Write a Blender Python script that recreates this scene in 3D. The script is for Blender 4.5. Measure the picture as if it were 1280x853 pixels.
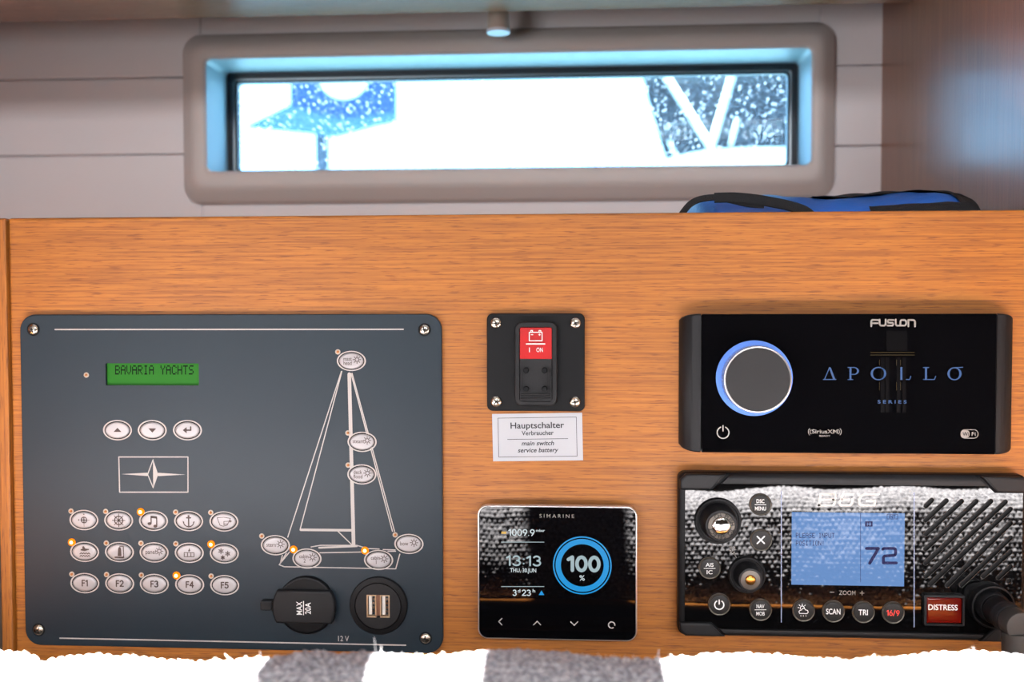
import bpy, math, random
import numpy as np
from mathutils import Matrix, Vector
from mathutils.geometry import tessellate_polygon
random.seed(7)
for o in list(bpy.data.objects): bpy.data.objects.remove(o)
SC = bpy.context.scene; COL = SC.collection
# ------------------------------------------------------------------ camera
F, CX, CY, D = 1242.0, 640.0, 426.5, 0.60            # focal length in pixels of the 1280x853 frame, distance to the wooden fascia
CAM = Vector((0.0, -D, 1.2))
RM = (Matrix.Rotation(math.radians(3.776), 3, 'Z') @ Matrix.Rotation(math.radians(-1.865), 3, 'X')
      @ Matrix.Rotation(math.radians(0.113), 3, 'Y'))
cd = bpy.data.cameras.new('camera'); cam = bpy.data.objects.new('camera', cd); COL.objects.link(cam)
cd.sensor_width = 36; cd.lens = F*36/1280; cd.clip_start = 0.01
r_, f_, u_ = RM @ Vector((1,0,0)), RM @ Vector((0,1,0)), RM @ Vector((0,0,1))
cam.matrix_world = Matrix(((r_.x,u_.x,-f_.x,CAM.x),(r_.y,u_.y,-f_.y,CAM.y),(r_.z,u_.z,-f_.z,CAM.z),(0,0,0,1)))
cd.dof.use_dof = True; cd.dof.focus_distance = 0.60; cd.dof.aperture_fstop = 7.1
SC.camera = cam
# ------------------------------------------------------------------ sky, sun, daylight, added fill, exposure
w = bpy.data.worlds.new('sky'); SC.world = w; w.use_nodes = True
w.node_tree.nodes['Background'].inputs[0].default_value = (0.56, 0.74, 1.0, 1)
w.node_tree.nodes['Background'].inputs[1].default_value = 6.0
SUNDIR = Vector((0.05, -0.10, -1.0)).normalized()
sl = bpy.data.lights.new('sun', 'SUN'); sl.energy = 275; sl.angle = math.radians(0.55); sl.color = (1, .96, .9)
so = bpy.data.objects.new('sun', sl); COL.objects.link(so); so.rotation_euler = SUNDIR.to_track_quat('-Z', 'Y').to_euler()
so.location = (0, 0.5, 3)
al = bpy.data.lights.new('opposite_portlight_daylight', 'AREA'); al.shape = 'RECTANGLE'; al.size = 1.1; al.size_y = 0.12; al.energy = 15.5; al.color = (.97, .97, 1)
ao = bpy.data.objects.new('opposite_portlight_daylight', al); COL.objects.link(ao); ao.location = (0.30, -1.85, 1.80)
ao.rotation_euler = (Vector((-0.05, 0, 1.25)) - ao.location).to_track_quat('-Z', 'Y').to_euler()
bl = bpy.data.lights.new('rear_fill_light', 'AREA'); bl.shape = 'RECTANGLE'; bl.size = .9; bl.size_y = 1.0; bl.energy = 23; bl.color = (.97, .97, 1)  # added fill lamp behind the camera, brightens alcove and fascia
bo = bpy.data.objects.new('rear_fill_light', bl); COL.objects.link(bo); bo.location = (-1.0, -2.1, 1.0); bo.rotation_euler = (math.pi/2, 0, -.3)
vs = SC.view_settings; vs.view_transform = 'Standard'; vs.look = 'None'; vs.gamma = 1; vs.exposure = 0.0; vs.use_curve_mapping = False

# ------------------------------------------------------------------ helpers
def W(px, py, d=0.0):
    """point on the vertical plane d metres in front of the fascia that the pixel looks at"""
    v = RM @ Vector(((px-CX)/F, 1, -(py-CY)/F)); v *= (D-d)/v.y
    return Vector((CAM.x+v.x, -d, CAM.z+v.z))
def mpp(d=0.0, px=CX, py=CY):                         # metres per pixel on that plane, near that pixel
    return ((W(px+1, py, d)-W(px-1, py, d)).x+(W(px, py-1, d)-W(px, py+1, d)).z)/4

def srgb(r, g, b, a=1):
    f = lambda c: ((c/255+.055)/1.055)**2.4 if c > 10.3 else c/255/12.92
    return (f(r), f(g), f(b), a)

class MB:
    def __init__(s): s.v = []; s.f = []
    def add(s, v, f):
        n = len(s.v); s.v += [tuple(p) for p in v]; s.f += [tuple(i+n for i in q) for q in f]
    def box(s, x0, x1, y0, y1, z0, z1):
        s.add([(x0,y0,z0),(x1,y0,z0),(x1,y1,z0),(x0,y1,z0),(x0,y0,z1),(x1,y0,z1),(x1,y1,z1),(x0,y1,z1)],
              [(3,2,1,0),(4,5,6,7),(0,1,5,4),(1,2,6,5),(2,3,7,6),(3,0,4,7)])
    def plate(s, poly, y0, y1, bev=0, seg=2, holes=(), hole_y=None, inset=None):
        """outline in xz (counter-clockwise seen from the front), from y0 (back) to y1 (front, smaller y)"""
        loops = [(poly, y0)]
        if bev and inset:
            for k in range(seg+1):
                a = math.pi/2*k/seg
                loops.append((inset(bev*(1-math.cos(a))), y1+bev*(1-math.sin(a))))
        else: loops.append((poly, y1))
        n = len(poly); vs_ = []
        for p, y in loops: vs_ += [(a, y, b) for a, b in p]
        fs = []
        for k in range(len(loops)-1):
            for i in range(n):
                j = (i+1) % n; fs.append((k*n+i, k*n+j, (k+1)*n+j, (k+1)*n+i))
        m = (len(loops)-1)*n
        if holes:
            s.add(vs_, fs)
            front = loops[-1][0]
            allp = [Vector((a, b, 0)) for a, b in front] + [Vector((a, b, 0)) for h in holes for a, b in h]
            tri = tessellate_polygon([[Vector((a, b, 0)) for a, b in front]] + [[Vector((a, b, 0)) for a, b in h] for h in holes])
            s.add([(p.x, y1, p.y) for p in allp], [tuple(t) for t in tri])
            hy = y0 if hole_y is None else hole_y
            for h in holes:
                k = len(h); s.add([(a, y1, b) for a, b in h]+[(a, hy, b) for a, b in h], [(i, (i+1) % k, k+(i+1) % k, k+i) for i in range(k)])
        else:
            s.add(vs_, fs); s.add([(a, y1, b) for a, b in loops[-1][0]], [tuple(range(n))])
        return s
    def lathe(s, cx, cz, prof, n=32, sx=1, sz=1):
        """profile of (radius, y) turned about the y axis; closes at radius 0"""
        vs_ = []; fs = []
        for r, y in prof:
            for i in range(n):
                a = 2*math.pi*i/n; vs_.append((cx+r*sx*math.cos(a), y, cz+r*sz*math.sin(a)))
        for k in range(len(prof)-1):
            for i in range(n):
                j = (i+1) % n; fs.append((k*n+i, k*n+j, (k+1)*n+j, (k+1)*n+i))
        fs.append(tuple((len(prof)-1)*n+i for i in range(n)))
        s.add(vs_, fs); return s
    def strokes(s, lines, wd, y, th=0.00012):
        for ln in lines:
            for (a, b), (c, d) in zip(ln[:-1], ln[1:]):
                L = math.hypot(c-a, d-b) or 1e-9; nx, nz = -(d-b)/L*wd/2, (c-a)/L*wd/2
                s.add([(a+nx,y,b+nz),(c+nx,y,d+nz),(c-nx,y,d-nz),(a-nx,y,b-nz)], [(3,2,1,0)])
            for (a, b) in ln:
                s.add([(a+wd/2*math.cos(t*math.pi/4), y-1e-6, b+wd/2*math.sin(t*math.pi/4)) for t in range(8)], [tuple(range(8))])
        return s
    def flat(s, poly, y): s.add([(a, y, b) for a, b in poly], [tuple(range(len(poly)))]); return s
    def ring(s, cx, cz, ro, ri, y, n=40, sx=1, sz=1, a0=0, a1=2*math.pi):
        vs_ = []; fs = []
        for i in range(n+1):
            a = a0+(a1-a0)*i/n
            vs_ += [(cx+ro*sx*math.cos(a), y, cz+ro*sz*math.sin(a)), (cx+ri*sx*math.cos(a), y, cz+ri*sz*math.sin(a))]
        for i in range(n): fs.append((2*i, 2*i+2, 2*i+3, 2*i+1))
        s.add(vs_, fs); return s
    def tube(s, pts, rad, n=12, cap=True):
        pts = [Vector(p) for p in pts]; rad = rad if isinstance(rad, (list, tuple)) else [rad]*len(pts)
        vs_ = []; fs = []; up = None
        for i, p in enumerate(pts):
            t = (pts[min(i+1, len(pts)-1)]-pts[max(i-1, 0)]).normalized()
            if up is None: up = Vector((1,0,0)) if abs(t.x) < .9 else Vector((0,0,1))
            a = (up-t*up.dot(t)).normalized(); b = t.cross(a); up = a
            for k in range(n):
                q = 2*math.pi*k/n; vs_.append(p+(a*math.cos(q)+b*math.sin(q))*rad[i])
        for i in range(len(pts)-1):
            for k in range(n): fs.append((i*n+k, i*n+(k+1) % n, (i+1)*n+(k+1) % n, (i+1)*n+k))
        if cap: fs += [tuple(range(n))[::-1], tuple((len(pts)-1)*n+k for k in range(n))]
        s.add(vs_, fs); return s
    def build(s, name, mat, parent=None, smooth=30):
        """vertices are given in world metres; a child is stored relative to its root"""
        off = root_of(parent) if parent else Vector((0,0,0))
        m = bpy.data.meshes.new(name)
        m.from_pydata([(a-off.x, b-off.y, c-off.z) for a, b, c in s.v], [], s.f)
        m.materials.append(mat)
        if smooth:
            m.shade_smooth(); m.set_sharp_from_angle(angle=math.radians(smooth))
        m.update()
        o = bpy.data.objects.new(name, m); COL.objects.link(o)
        if parent: o.parent = parent
        return o
def root_of(p):
    while p.parent: p = p.parent
    return Vector(p.location)
def tag(o, label=None, cat=None, group=None, kind=None):
    if label: o['label'] = label
    if cat: o['category'] = cat
    if group: o['group'] = group
    if kind: o['kind'] = kind
    return o
def thing(name, label, cat, loc, group=None):
    o = bpy.data.objects.new(name, None); COL.objects.link(o); o.location = loc; o.empty_display_size = .02
    return tag(o, label, cat, group)
def rr(x0, x1, z0, z1, r, n=6, ins=0):
    x0 += ins; x1 -= ins; z0 += ins; z1 -= ins; r = max(r-ins, 1e-5); p = []
    for cx, cz, a in ((x1-r, z0+r, -90), (x1-r, z1-r, 0), (x0+r, z1-r, 90), (x0+r, z0+r, 180)):
        for k in range(n+1):
            t = math.radians(a+90*k/n); p.append((cx+r*math.cos(t), cz+r*math.sin(t)))
    return p
def circ(cx, cz, r, n=24, sx=1, sz=1): return [(cx+r*sx*math.cos(2*math.pi*i/n), cz+r*sz*math.sin(2*math.pi*i/n)) for i in range(n)]
_gl = {}
def glyphs(s, bold=0.0):
    if (s, bold) not in _gl:
        c = bpy.data.curves.new('t', 'FONT'); c.body = s; c.offset = bold; c.resolution_u = 4
        o = bpy.data.objects.new('t', c); m = bpy.data.meshes.new_from_object(o)
        _gl[(s, bold)] = ([tuple(v.co) for v in m.vertices], [tuple(p.vertices) for p in m.polygons])
        bpy.data.objects.remove(o); bpy.data.meshes.remove(m); bpy.data.curves.remove(c)
    return _gl[(s, bold)]
def text(mb, s, px, py, cap, d, width=None, bold=0.0, shear=0.0, rot=0.0, lift=0.00015):
    """flat print: capitals `cap` pixels high, centred on the pixel, `width` pixels wide"""
    v, f = glyphs(s, bold); hv, _ = glyphs('H', bold)
    h0 = min(p[1] for p in hv); h1 = max(p[1] for p in hv); k = cap*mpp(d, px, py)/(h1-h0)
    xs = [p[0] for p in v]; x0, x1 = min(xs), max(xs); kx = width*mpp(d, px, py)/(x1-x0) if width else k
    c = W(px, py, d); cr, sr = math.cos(rot), math.sin(rot); out = []
    for p in v:
        b = (p[1]-(h0+h1)/2)*k; a = (p[0]-(x0+x1)/2)*kx+b*shear
        out.append((c.x+a*cr-b*sr, -d-lift, c.z+a*sr+b*cr))
    mb.add(out, f); return mb
def oval(cx, cy, a, b, t0, t1, n=14): return [(cx+a*math.cos(math.radians(t0+(t1-t0)*i/n)), cy+b*math.sin(math.radians(t0+(t1-t0)*i/n))) for i in range(n+1)]
NUM = {'0': [oval(.3, .5, .27, .48, 0, 360, 24)], '1': [[(.02, .80), (.26, .98), (.26, .02)]], '2': [oval(.29, .70, .25, .28, 160, -25)+[(.04, .03), (.58, .03)]],
       '3': [oval(.27, .74, .24, .24, 150, -80), oval(.27, .27, .28, .26, 80, -150)], '6': [oval(.30, .30, .26, .28, 0, 360, 20), [(.05, .36), (.14, .62), (.38, .98)]], '4': [[(.44, .0), (.44, .98), (.02, .30), (.6, .30)]],
       '5': [[(.52, .97), (.12, .97), (.08, .56)]+oval(.27, .32, .27, .30, 110, -150)],
       '9': [oval(.30, .70, .26, .28, 0, 360, 20), [(.55, .64), (.46, .38), (.22, .02)]], '/': [[(.0, -.02), (.34, 1.02)]], '.': [[(.06, .05), (.06, .051)]], ':': [[(.08, .2), (.08, .201)], [(.08, .66), (.08, .661)]], 'F': [[(.06, 0), (.06, .97), (.46, .97)], [(.06, .52), (.42, .52)]]}
ADV = {'1': .34, '.': .12, ':': .16, '/': .40, 'F': .48}
def numerals(s_):
    x = 0; out = []
    for c_ in s_:
        out += [[(x+a, b) for a, b in ln] for ln in NUM[c_]]; x += ADV.get(c_, .60)+.16
    return out, x-.16
def digits(mb, s_, px, py, cap, d, width, wt):
    """figures drawn with round strokes of wt pixels, centred on the pixel"""
    ln, tw = numerals(s_); c = W(px, py, d); k = mpp(d, px, py); kx = (width-wt)/tw
    mb.strokes([[(c.x+(a-tw/2)*kx*k, c.z+(b-.5)*(cap-wt)*k) for a, b in l] for l in ln], wt*k, -d-.00014)
    return mb
def plines(lines, d): return [[(W(x, y, d).x, W(x, y, d).z) for x, y in ln] for ln in lines]

# ------------------------------------------------------------------ materials
def mat(name, col, rough=.5, metal=0, spec=.5, emit=None, es=0, coat=0, coatr=.05, bump=None, trans=0):
    m = bpy.data.materials.new(name); m.use_nodes = True; nt = m.node_tree; b = nt.nodes['Principled BSDF']
    b.inputs['Base Color'].default_value = col; b.inputs['Roughness'].default_value = rough; b.inputs['Metallic'].default_value = metal
    b.inputs['Specular IOR Level'].default_value = spec
    b.inputs['Coat Weight'].default_value = coat; b.inputs['Coat Roughness'].default_value = coatr
    b.inputs['Transmission Weight'].default_value = trans
    if emit: b.inputs['Emission Color'].default_value = emit; b.inputs['Emission Strength'].default_value = es
    tc = nt.nodes.new('ShaderNodeTexCoord'); nz = nt.nodes.new('ShaderNodeTexNoise'); nz.inputs['Detail'].default_value = 3
    nt.links.new(tc.outputs['Object'], nz.inputs['Vector'])
    sc, st = bump if bump else (900, .02)
    nz.inputs['Scale'].default_value = sc
    bp = nt.nodes.new('ShaderNodeBump'); bp.inputs['Strength'].default_value = st; bp.inputs['Distance'].default_value = .001
    nt.links.new(nz.outputs['Fac'], bp.inputs['Height']); nt.links.new(bp.outputs['Normal'], b.inputs['Normal'])
    return m
def wood(name, along='X', light=(.40,.138,.014), dark=(.13,.033,.005), rough=.55, coat=.04, streak=1.0):
    m = bpy.data.materials.new(name); m.use_nodes = True; nt = m.node_tree; N = nt.nodes; L = nt.links; b = N['Principled BSDF']
    tc = N.new('ShaderNodeTexCoord')
    def noise(scale, detail, vec):
        mp = N.new('ShaderNodeMapping'); mp.inputs['Scale'].default_value = vec; L.new(tc.outputs['Object'], mp.inputs['Vector'])
        n = N.new('ShaderNodeTexNoise'); n.inputs['Scale'].default_value = scale; n.inputs['Detail'].default_value = detail
        L.new(mp.outputs['Vector'], n.inputs['Vector']); return n
    ax = {'X': (1, 50, 50), 'Z': (50, 50, 1)}[along]
    n1 = noise(15, 5, ax); n2 = noise(75, 3, tuple(a if a == 1 else a*.34 for a in ax)); n3 = noise(4, 3, tuple(a if a == 1 else a*.6 for a in ax))
    r1 = N.new('ShaderNodeValToRGB'); r1.color_ramp.elements[0].position = .36; r1.color_ramp.elements[1].position = .62
    r1.color_ramp.elements[0].color = (*[a*.55+b_*.45 for a, b_ in zip(dark, light)], 1); r1.color_ramp.elements[1].color = (*light, 1)
    L.new(n1.outputs['Fac'], r1.inputs['Fac'])
    r2 = N.new('ShaderNodeValToRGB'); r2.color_ramp.elements[0].position = .55; r2.color_ramp.elements[1].position = .68
    r2.color_ramp.elements[0].color = (0,0,0,1); r2.color_ramp.elements[1].color = (.75*streak,)*3+(1,)
    L.new(n2.outputs['Fac'], r2.inputs['Fac'])
    mx = N.new('ShaderNodeMix'); mx.data_type = 'RGBA'; L.new(r2.outputs['Color'], mx.inputs[0]); L.new(r1.outputs['Color'], mx.inputs[6]); mx.inputs[7].default_value = (*dark, 1)
    hv = N.new('ShaderNodeHueSaturation'); mr = N.new('ShaderNodeMapRange'); mr.inputs[3].default_value = .82; mr.inputs[4].default_value = 1.18
    L.new(n3.outputs['Fac'], mr.inputs[0]); L.new(mr.outputs[0], hv.inputs['Value']); L.new(mx.outputs[2], hv.inputs['Color'])
    L.new(hv.outputs['Color'], b.inputs['Base Color'])
    b.inputs['Roughness'].default_value = rough; b.inputs['Coat Weight'].default_value = coat; b.inputs['Coat Roughness'].default_value = .2
    bp = N.new('ShaderNodeBump'); bp.inputs['Strength'].default_value = .25; bp.inputs['Distance'].default_value = .0004; bp.invert = True
    L.new(r2.outputs['Color'], bp.inputs['Height']); L.new(bp.outputs['Normal'], b.inputs['Normal'])
    return m
M = dict(
    wood=wood('teak_horizontal'), wood_v=wood('teak_vertical', 'Z'),
    wood_dark=wood('teak_partition', 'Z', (.30,.115,.05), (.17,.062,.026), .34, .35, .7),
    liner=mat('hull_liner_vinyl', srgb(238,233,235), .65, bump=(1400,.12)),
    frame=mat('window_moulding', srgb(210,202,199), .5, bump=(1200,.08)),
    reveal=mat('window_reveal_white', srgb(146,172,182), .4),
    rubber=mat('black_rubber', srgb(16,20,26), .38),
    clear=mat('aluminium_bead', srgb(190,200,205), .3, 1),
    panel=mat('slate_satin', srgb(27,39,48), .45, spec=.3, bump=(2500,.06)),
    print=mat('pale_print', srgb(176,169,165), .6, spec=.2),
    button=mat('silver_button', srgb(160,156,157), .42, .2, bump=(3500,.05)),
    gap=mat('button_gap', srgb(16,17,19), .6, spec=.15),
    icon=mat('brown_icon_print', srgb(62,44,38), .6),
    led_off=mat('led_off', srgb(170,104,48), .4),
    led_rim=mat('led_rim', srgb(168,154,138), .5),
    led_on=mat('led_on', (1,.8,.4,1), .4, emit=(1,.72,.30,1), es=6), led_glow=mat('led_glow', (.5,.12,.0,1), .5, spec=.1, emit=(1,.24,.0,1), es=.75),
    lcd_green=mat('green_lcd', srgb(24,84,16), .5, spec=.15, emit=srgb(50,130,34), es=.32),
    lcd_ink=mat('lcd_ink', srgb(4,14,8), .6, spec=.1),
    lcd_gap=mat('lcd_well', srgb(22,28,16), .6),
    steel=mat('screw_steel', srgb(200,190,175), .25, 1),
    slot=mat('screw_slot', srgb(40,34,28), .5),
    black=mat('black_plastic', srgb(13,13,15), .45, spec=.18, bump=(2600,.1)),
    black2=mat('black_plastic_soft', srgb(22,22,24), .5, spec=.28, bump=(2200,.15)),
    blackgloss=mat('black_glass', srgb(6,6,8), .02, spec=.28, bump=(900, 0)),
    radioglass=mat('radio_face', srgb(8,8,9), .018, spec=.36, bump=(900, 0)),
    red=mat('red_rocker', srgb(165,6,8), .35, spec=.3, emit=srgb(220,10,10), es=.12),
    white=mat('white_print', srgb(240,240,238), .55, emit=(1,1,1,1), es=.05),
    paper=mat('label_film', srgb(178,180,185), .5),
    ink=mat('label_ink', srgb(40,40,44), .6),
    silver=mat('silver_rim', srgb(205,200,200), .3, .8),
    knobgrey=mat('knob_face', srgb(38,38,39), .55, spec=.25),
    blueglow=mat('blue_light_ring', srgb(70,110,190), .4, emit=srgb(90,132,215), es=.6),
    scr_white=mat('screen_white', (0,0,0,1), .3, emit=srgb(214,228,232), es=.9),
    scr_grey=mat('screen_grey', (0,0,0,1), .3, emit=srgb(168,190,196), es=.9),
    scr_blue=mat('screen_blue', (0,0,0,1), .3, emit=srgb(20,150,220), es=.95),
    scr_amber=mat('screen_amber', (0,0,0,1), .3, emit=srgb(222,170,20), es=.9),
    scr_apollo=mat('screen_title_blue', (0,0,0,1), .3, emit=srgb(100,140,208), es=.6),
    scr_gold=mat('screen_gold', (0,0,0,1), .3, emit=srgb(120,98,52), es=.6),
    scr_dim=mat('screen_column', (0,0,0,1), .2, emit=srgb(30,27,30), es=.35),
    lcd_blue=mat('radio_lcd', srgb(20,30,50), .02, emit=srgb(112,152,208), es=.85, spec=.15, bump=(900, 0)),
    lcd_navy=mat('radio_lcd_ink', srgb(24,24,60), .4, spec=.1, emit=srgb(40,40,84), es=.3),
    line_blue=mat('pale_blue_line', srgb(130,140,170), .4),
    logo=mat('silver_logo', srgb(160,156,151), .35, .3),
    grey_txt=mat('grey_print', srgb(132,127,122), .5),
    radiobtn=mat('radio_button', srgb(25,24,23), .5, spec=.3),
    btnrim=mat('radio_button_rim', srgb(88,82,74), .35, .6),
    redtext=mat('red_print', srgb(235,70,60), .5, emit=srgb(235,60,50), es=.25),
    distress=mat('red_cover', srgb(92,12,7), .1, emit=srgb(120,20,10), es=.03),
    elbow=mat('worn_rubber', srgb(44,41,38), .6, bump=(1800,.2)),
    slot_lip=mat('speaker_slot_lip', srgb(52,50,48), .5, spec=.3),
    gun=mat('gunmetal', srgb(88,82,76), .4, .5),
    mirror=mat('polished_button', srgb(220,220,220), .06, 1),
    brass=mat('brass_button', srgb(190,130,60), .25, .9),
    usb_white=mat('usb_tongue', srgb(215,212,205), .5),
    usb_metal=mat('usb_shell', srgb(196,170,138), .35, .7),
    bagblue=mat('blue_nylon', srgb(36,100,190), .42, bump=(300,.4)),
    bagblack=mat('black_webbing', srgb(10,11,16), .7, bump=(1500,.6)),
    stub=mat('beige_plastic', srgb(176,164,154), .5), stubend=mat('white_plastic', srgb(220,224,236), .4),
    cabin=mat('cabin_lining', srgb(190,182,174), .7), cabin_dark=mat('cabin_dark', srgb(70,58,50), .7), sole=mat('cabin_sole', srgb(190,178,164), .6), head=mat('headliner', srgb(200,196,190), .7),
    ext_blue=mat('blue_cloth', (.010,.042,.15,1), .6), ext_blue2=mat('light_blue_cloth', (.05,.12,.19,1), .6),
    ext_white=mat('white_gelcoat', (.85,.85,.85,1), .4), ext_rail=mat('stainless_rail', (.7,.7,.7,1), .5, spec=.2), ext_stripe=mat('hull_line', (.14,.14,.15,1), .6, spec=.1), ext_dark=mat('dark_hull', (.030,.027,.034,1), .5, spec=.2), ext_grey=mat('weathered_post', (.05,.06,.09,1), .7), quay=mat('harbour_water', (.03,.045,.05,1), .25),
    stitch=mat('dark_thread', (.0025,.003,.0032,1), .9, spec=.05),
)
def fabric():
    m = bpy.data.materials.new('grey_boucle'); m.use_nodes = True; N = m.node_tree.nodes; L = m.node_tree.links; b = N['Principled BSDF']
    tc = N.new('ShaderNodeTexCoord'); n = N.new('ShaderNodeTexNoise'); n.inputs['Scale'].default_value = 420; n.inputs['Detail'].default_value = 4
    L.new(tc.outputs['Object'], n.inputs['Vector'])
    r = N.new('ShaderNodeValToRGB'); r.color_ramp.elements[0].position = .34; r.color_ramp.elements[1].position = .66
    r.color_ramp.elements[0].color = (.20,.20,.225,1); r.color_ramp.elements[1].color = (.54,.53,.56,1)
    L.new(n.outputs['Fac'], r.inputs['Fac']); L.new(r.outputs['Color'], b.inputs['Base Color']); b.inputs['Roughness'].default_value = .9
    b.inputs['Specular IOR Level'].default_value = .15
    bp = N.new('ShaderNodeBump'); bp.inputs['Strength'].default_value = .6; bp.inputs['Distance'].default_value = .0008
    L.new(n.outputs['Fac'], bp.inputs['Height']); L.new(bp.outputs['Normal'], b.inputs['Normal'])
    return m
M['fabric'] = fabric(); M['fibre'] = mat('pale_fibre', (.66,.66,.66,1), .9)
def dirty_glass():
    m = bpy.data.materials.new('salt_spotted_glass'); m.use_nodes = True; N = m.node_tree.nodes; L = m.node_tree.links
    for n in list(N): N.remove(n)
    out = N.new('ShaderNodeOutputMaterial'); tr = N.new('ShaderNodeBsdfTransparent'); tr.inputs[0].default_value = (.70,.92,1,1)
    gl = N.new('ShaderNodeBsdfGlossy'); gl.inputs['Roughness'].default_value = .02
    fr = N.new('ShaderNodeFresnel'); fr.inputs[0].default_value = 1.10; m1 = N.new('ShaderNodeMixShader')
    L.new(fr.outputs[0], m1.inputs[0]); L.new(tr.outputs[0], m1.inputs[1]); L.new(gl.outputs[0], m1.inputs[2])
    tl = N.new('ShaderNodeBsdfTranslucent'); tl.inputs[0].default_value = (.75,.80,.86,1)
    tc = N.new('ShaderNodeTexCoord'); mp = N.new('ShaderNodeMapping'); mp.inputs['Scale'].default_value = (1,.02,.75); L.new(tc.outputs['Object'], mp.inputs[0])
    vo = N.new('ShaderNodeTexVoronoi'); vo.inputs['Scale'].default_value = 400; L.new(mp.outputs[0], vo.inputs['Vector'])
    sep = N.new('ShaderNodeSeparateColor'); L.new(vo.outputs['Color'], sep.inputs[0])
    mu = N.new('ShaderNodeMath'); mu.operation = 'MULTIPLY_ADD'; L.new(sep.outputs[0], mu.inputs[0]); mu.inputs[1].default_value = .50; mu.inputs[2].default_value = -.05
    sb = N.new('ShaderNodeMath'); sb.operation = 'SUBTRACT'; L.new(mu.outputs[0], sb.inputs[0]); L.new(vo.outputs['Distance'], sb.inputs[1])
    ml = N.new('ShaderNodeMath'); ml.operation = 'MULTIPLY'; ml.use_clamp = True; L.new(sb.outputs[0], ml.inputs[0]); ml.inputs[1].default_value = 7
    n2 = N.new('ShaderNodeTexNoise'); n2.inputs['Scale'].default_value = 900; L.new(mp.outputs[0], n2.inputs['Vector'])
    mr = N.new('ShaderNodeMapRange'); L.new(n2.outputs['Fac'], mr.inputs[0]); mr.inputs[1].default_value = .52; mr.inputs[2].default_value = .75; mr.inputs[4].default_value = .10
    ad = N.new('ShaderNodeMath'); ad.operation = 'ADD'; L.new(ml.outputs[0], ad.inputs[0]); L.new(mr.outputs[0], ad.inputs[1])
    a2 = N.new('ShaderNodeMath'); a2.operation = 'MULTIPLY'; a2.use_clamp = True; L.new(ad.outputs[0], a2.inputs[0]); a2.inputs[1].default_value = .75
    m2 = N.new('ShaderNodeMixShader'); L.new(a2.outputs[0], m2.inputs[0]); L.new(m1.outputs[0], m2.inputs[1]); L.new(tl.outputs[0], m2.inputs[2])
    L.new(m2.outputs[0], out.inputs[0]); return m
M['glass'] = dirty_glass()

# ================================================================== the setting
YB = 0.355                                            # hull liner behind the shelf
XR = W(1102, 150, -YB).x                              # partition on the right
ZTOP = W(640, 267.5).z                                # top edge of the fascia
XL, XF = -0.78, 0.46
def struct(mb, name, m, smooth=30): return tag(mb.build(name, m, smooth=smooth), kind='structure')
def sgroup(name, label):
    o = bpy.data.objects.new(name, None); COL.objects.link(o); o.empty_display_size = .05; return tag(o, label, kind='structure')
XS = W(9.5, 300).x                                    # joint between fascia and the end strip
mb = MB(); ins = lambda i: rr(XS+.0006, XF, .55, ZTOP, .0015, 3, i)
mb.plate(ins(0), .018, 0, .0015, 2, inset=ins); o = struct(mb, 'wall_front', M['wood']); tag(o, 'orange teak veneer fascia with fine horizontal grain')
mb = MB(); ins = lambda i: rr(XS-.0088, XS-.0012, .55, ZTOP, .0012, 3, i)
mb.plate(ins(0), .018, 0, .0012, 2, inset=ins); struct(mb, 'trim_1', M['wood_v'])
mb = MB(); mb.box(XS-.0011, XS+.0005, .004, .02, .55, ZTOP-.001); struct(mb, 'trim_2', M['slot'], 0)
# shelf board behind the fascia
ZS = ZTOP-.016
mb = MB(); mb.box(XL, XF, .019, YB, ZS-.018, ZS); struct(mb, 'trim_3', M['wood'], 0)
# liner boards
WB = sgroup('wall_back', 'pale grey vinyl hull liner in wide horizontal boards')
wx0, wx1 = W(257, 130, -YB+.02).x, W(1015, 130, -YB+.02).x          # window opening
wz0, wz1 = W(640, 209.5, -YB+.02).z, W(640, 66, -YB+.02).z
fx0, fx1 = W(222, 140, -YB+.02).x, W(1048.5, 140, -YB+.02).x          # moulding outside
fz0, fz1 = W(640, 249, -YB+.02).z, W(640, 30.5, -YB+.02).z
g = [ZS-.02, W(110, 194, -YB).z, W(110, 98.5, -YB).z, W(110, 98.5, -YB).z*2-W(110, 194, -YB).z, 1.66]
def board(x0, x1, z0, z1, nm='plank'):
    m_ = MB(); i_ = lambda i: rr(x0, x1, z0, z1, .0015, 2, i); m_.plate(i_(0), YB+.012, YB, .0014, 2, inset=i_); return m_.build(nm, M['liner'], WB)
hx0, hx1, hz0, hz1 = wx0-.012, wx1+.012, wz0-.012, wz1+.012           # the hole cut for the window
for a, b in zip(g[:-1], g[1:]):
    a += .0005; b -= .0005
    if b < hz0 or a > hz1: board(XL, XR+.01, a, b)
    else:
        board(XL, hx0, a, b); board(hx1, XR+.01, a, b)
        if a < hz0: board(hx0, hx1, a, hz0)
        if b > hz1: board(hx0, hx1, hz1, b)
# window
WN = sgroup('window_1', 'long low hull window in a grey moulded surround')
def loop_strip(loops, closed=True):
    m_ = MB(); n = len(loops[0][0]); v = []
    for p, y in loops: v += [(a, y, b) for a, b in p]
    m_.add(v, [(k*n+i, k*n+(i+1) % n, (k+1)*n+(i+1) % n, (k+1)*n+i) for k in range(len(loops)-1) for i in range(n)]); return m_
yf = YB-.02
ro = lambda i: rr(fx0+i, fx1-i, fz0+i, fz1-i, max(.018-i*.4, .006), 6)
ri = lambda i: rr(wx0-i, wx1+i, wz0-i, wz1+i, .006+i, 6)
loop_strip([(ro(0), YB), (ro(0), YB-.006), (ro(.003), YB-.010), (ro(.010), yf+.004), (ro(.013), yf+.001), (ro(.017), yf), (ri(.003), yf), (ri(.001), yf+.001), (ri(0), yf+.003)]).build('moulding', M['frame'], WN, 40)
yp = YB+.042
rj = lambda i: rr(wx0-i, wx1+i, wz0-i, wz1+i, .006, 6)
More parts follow.
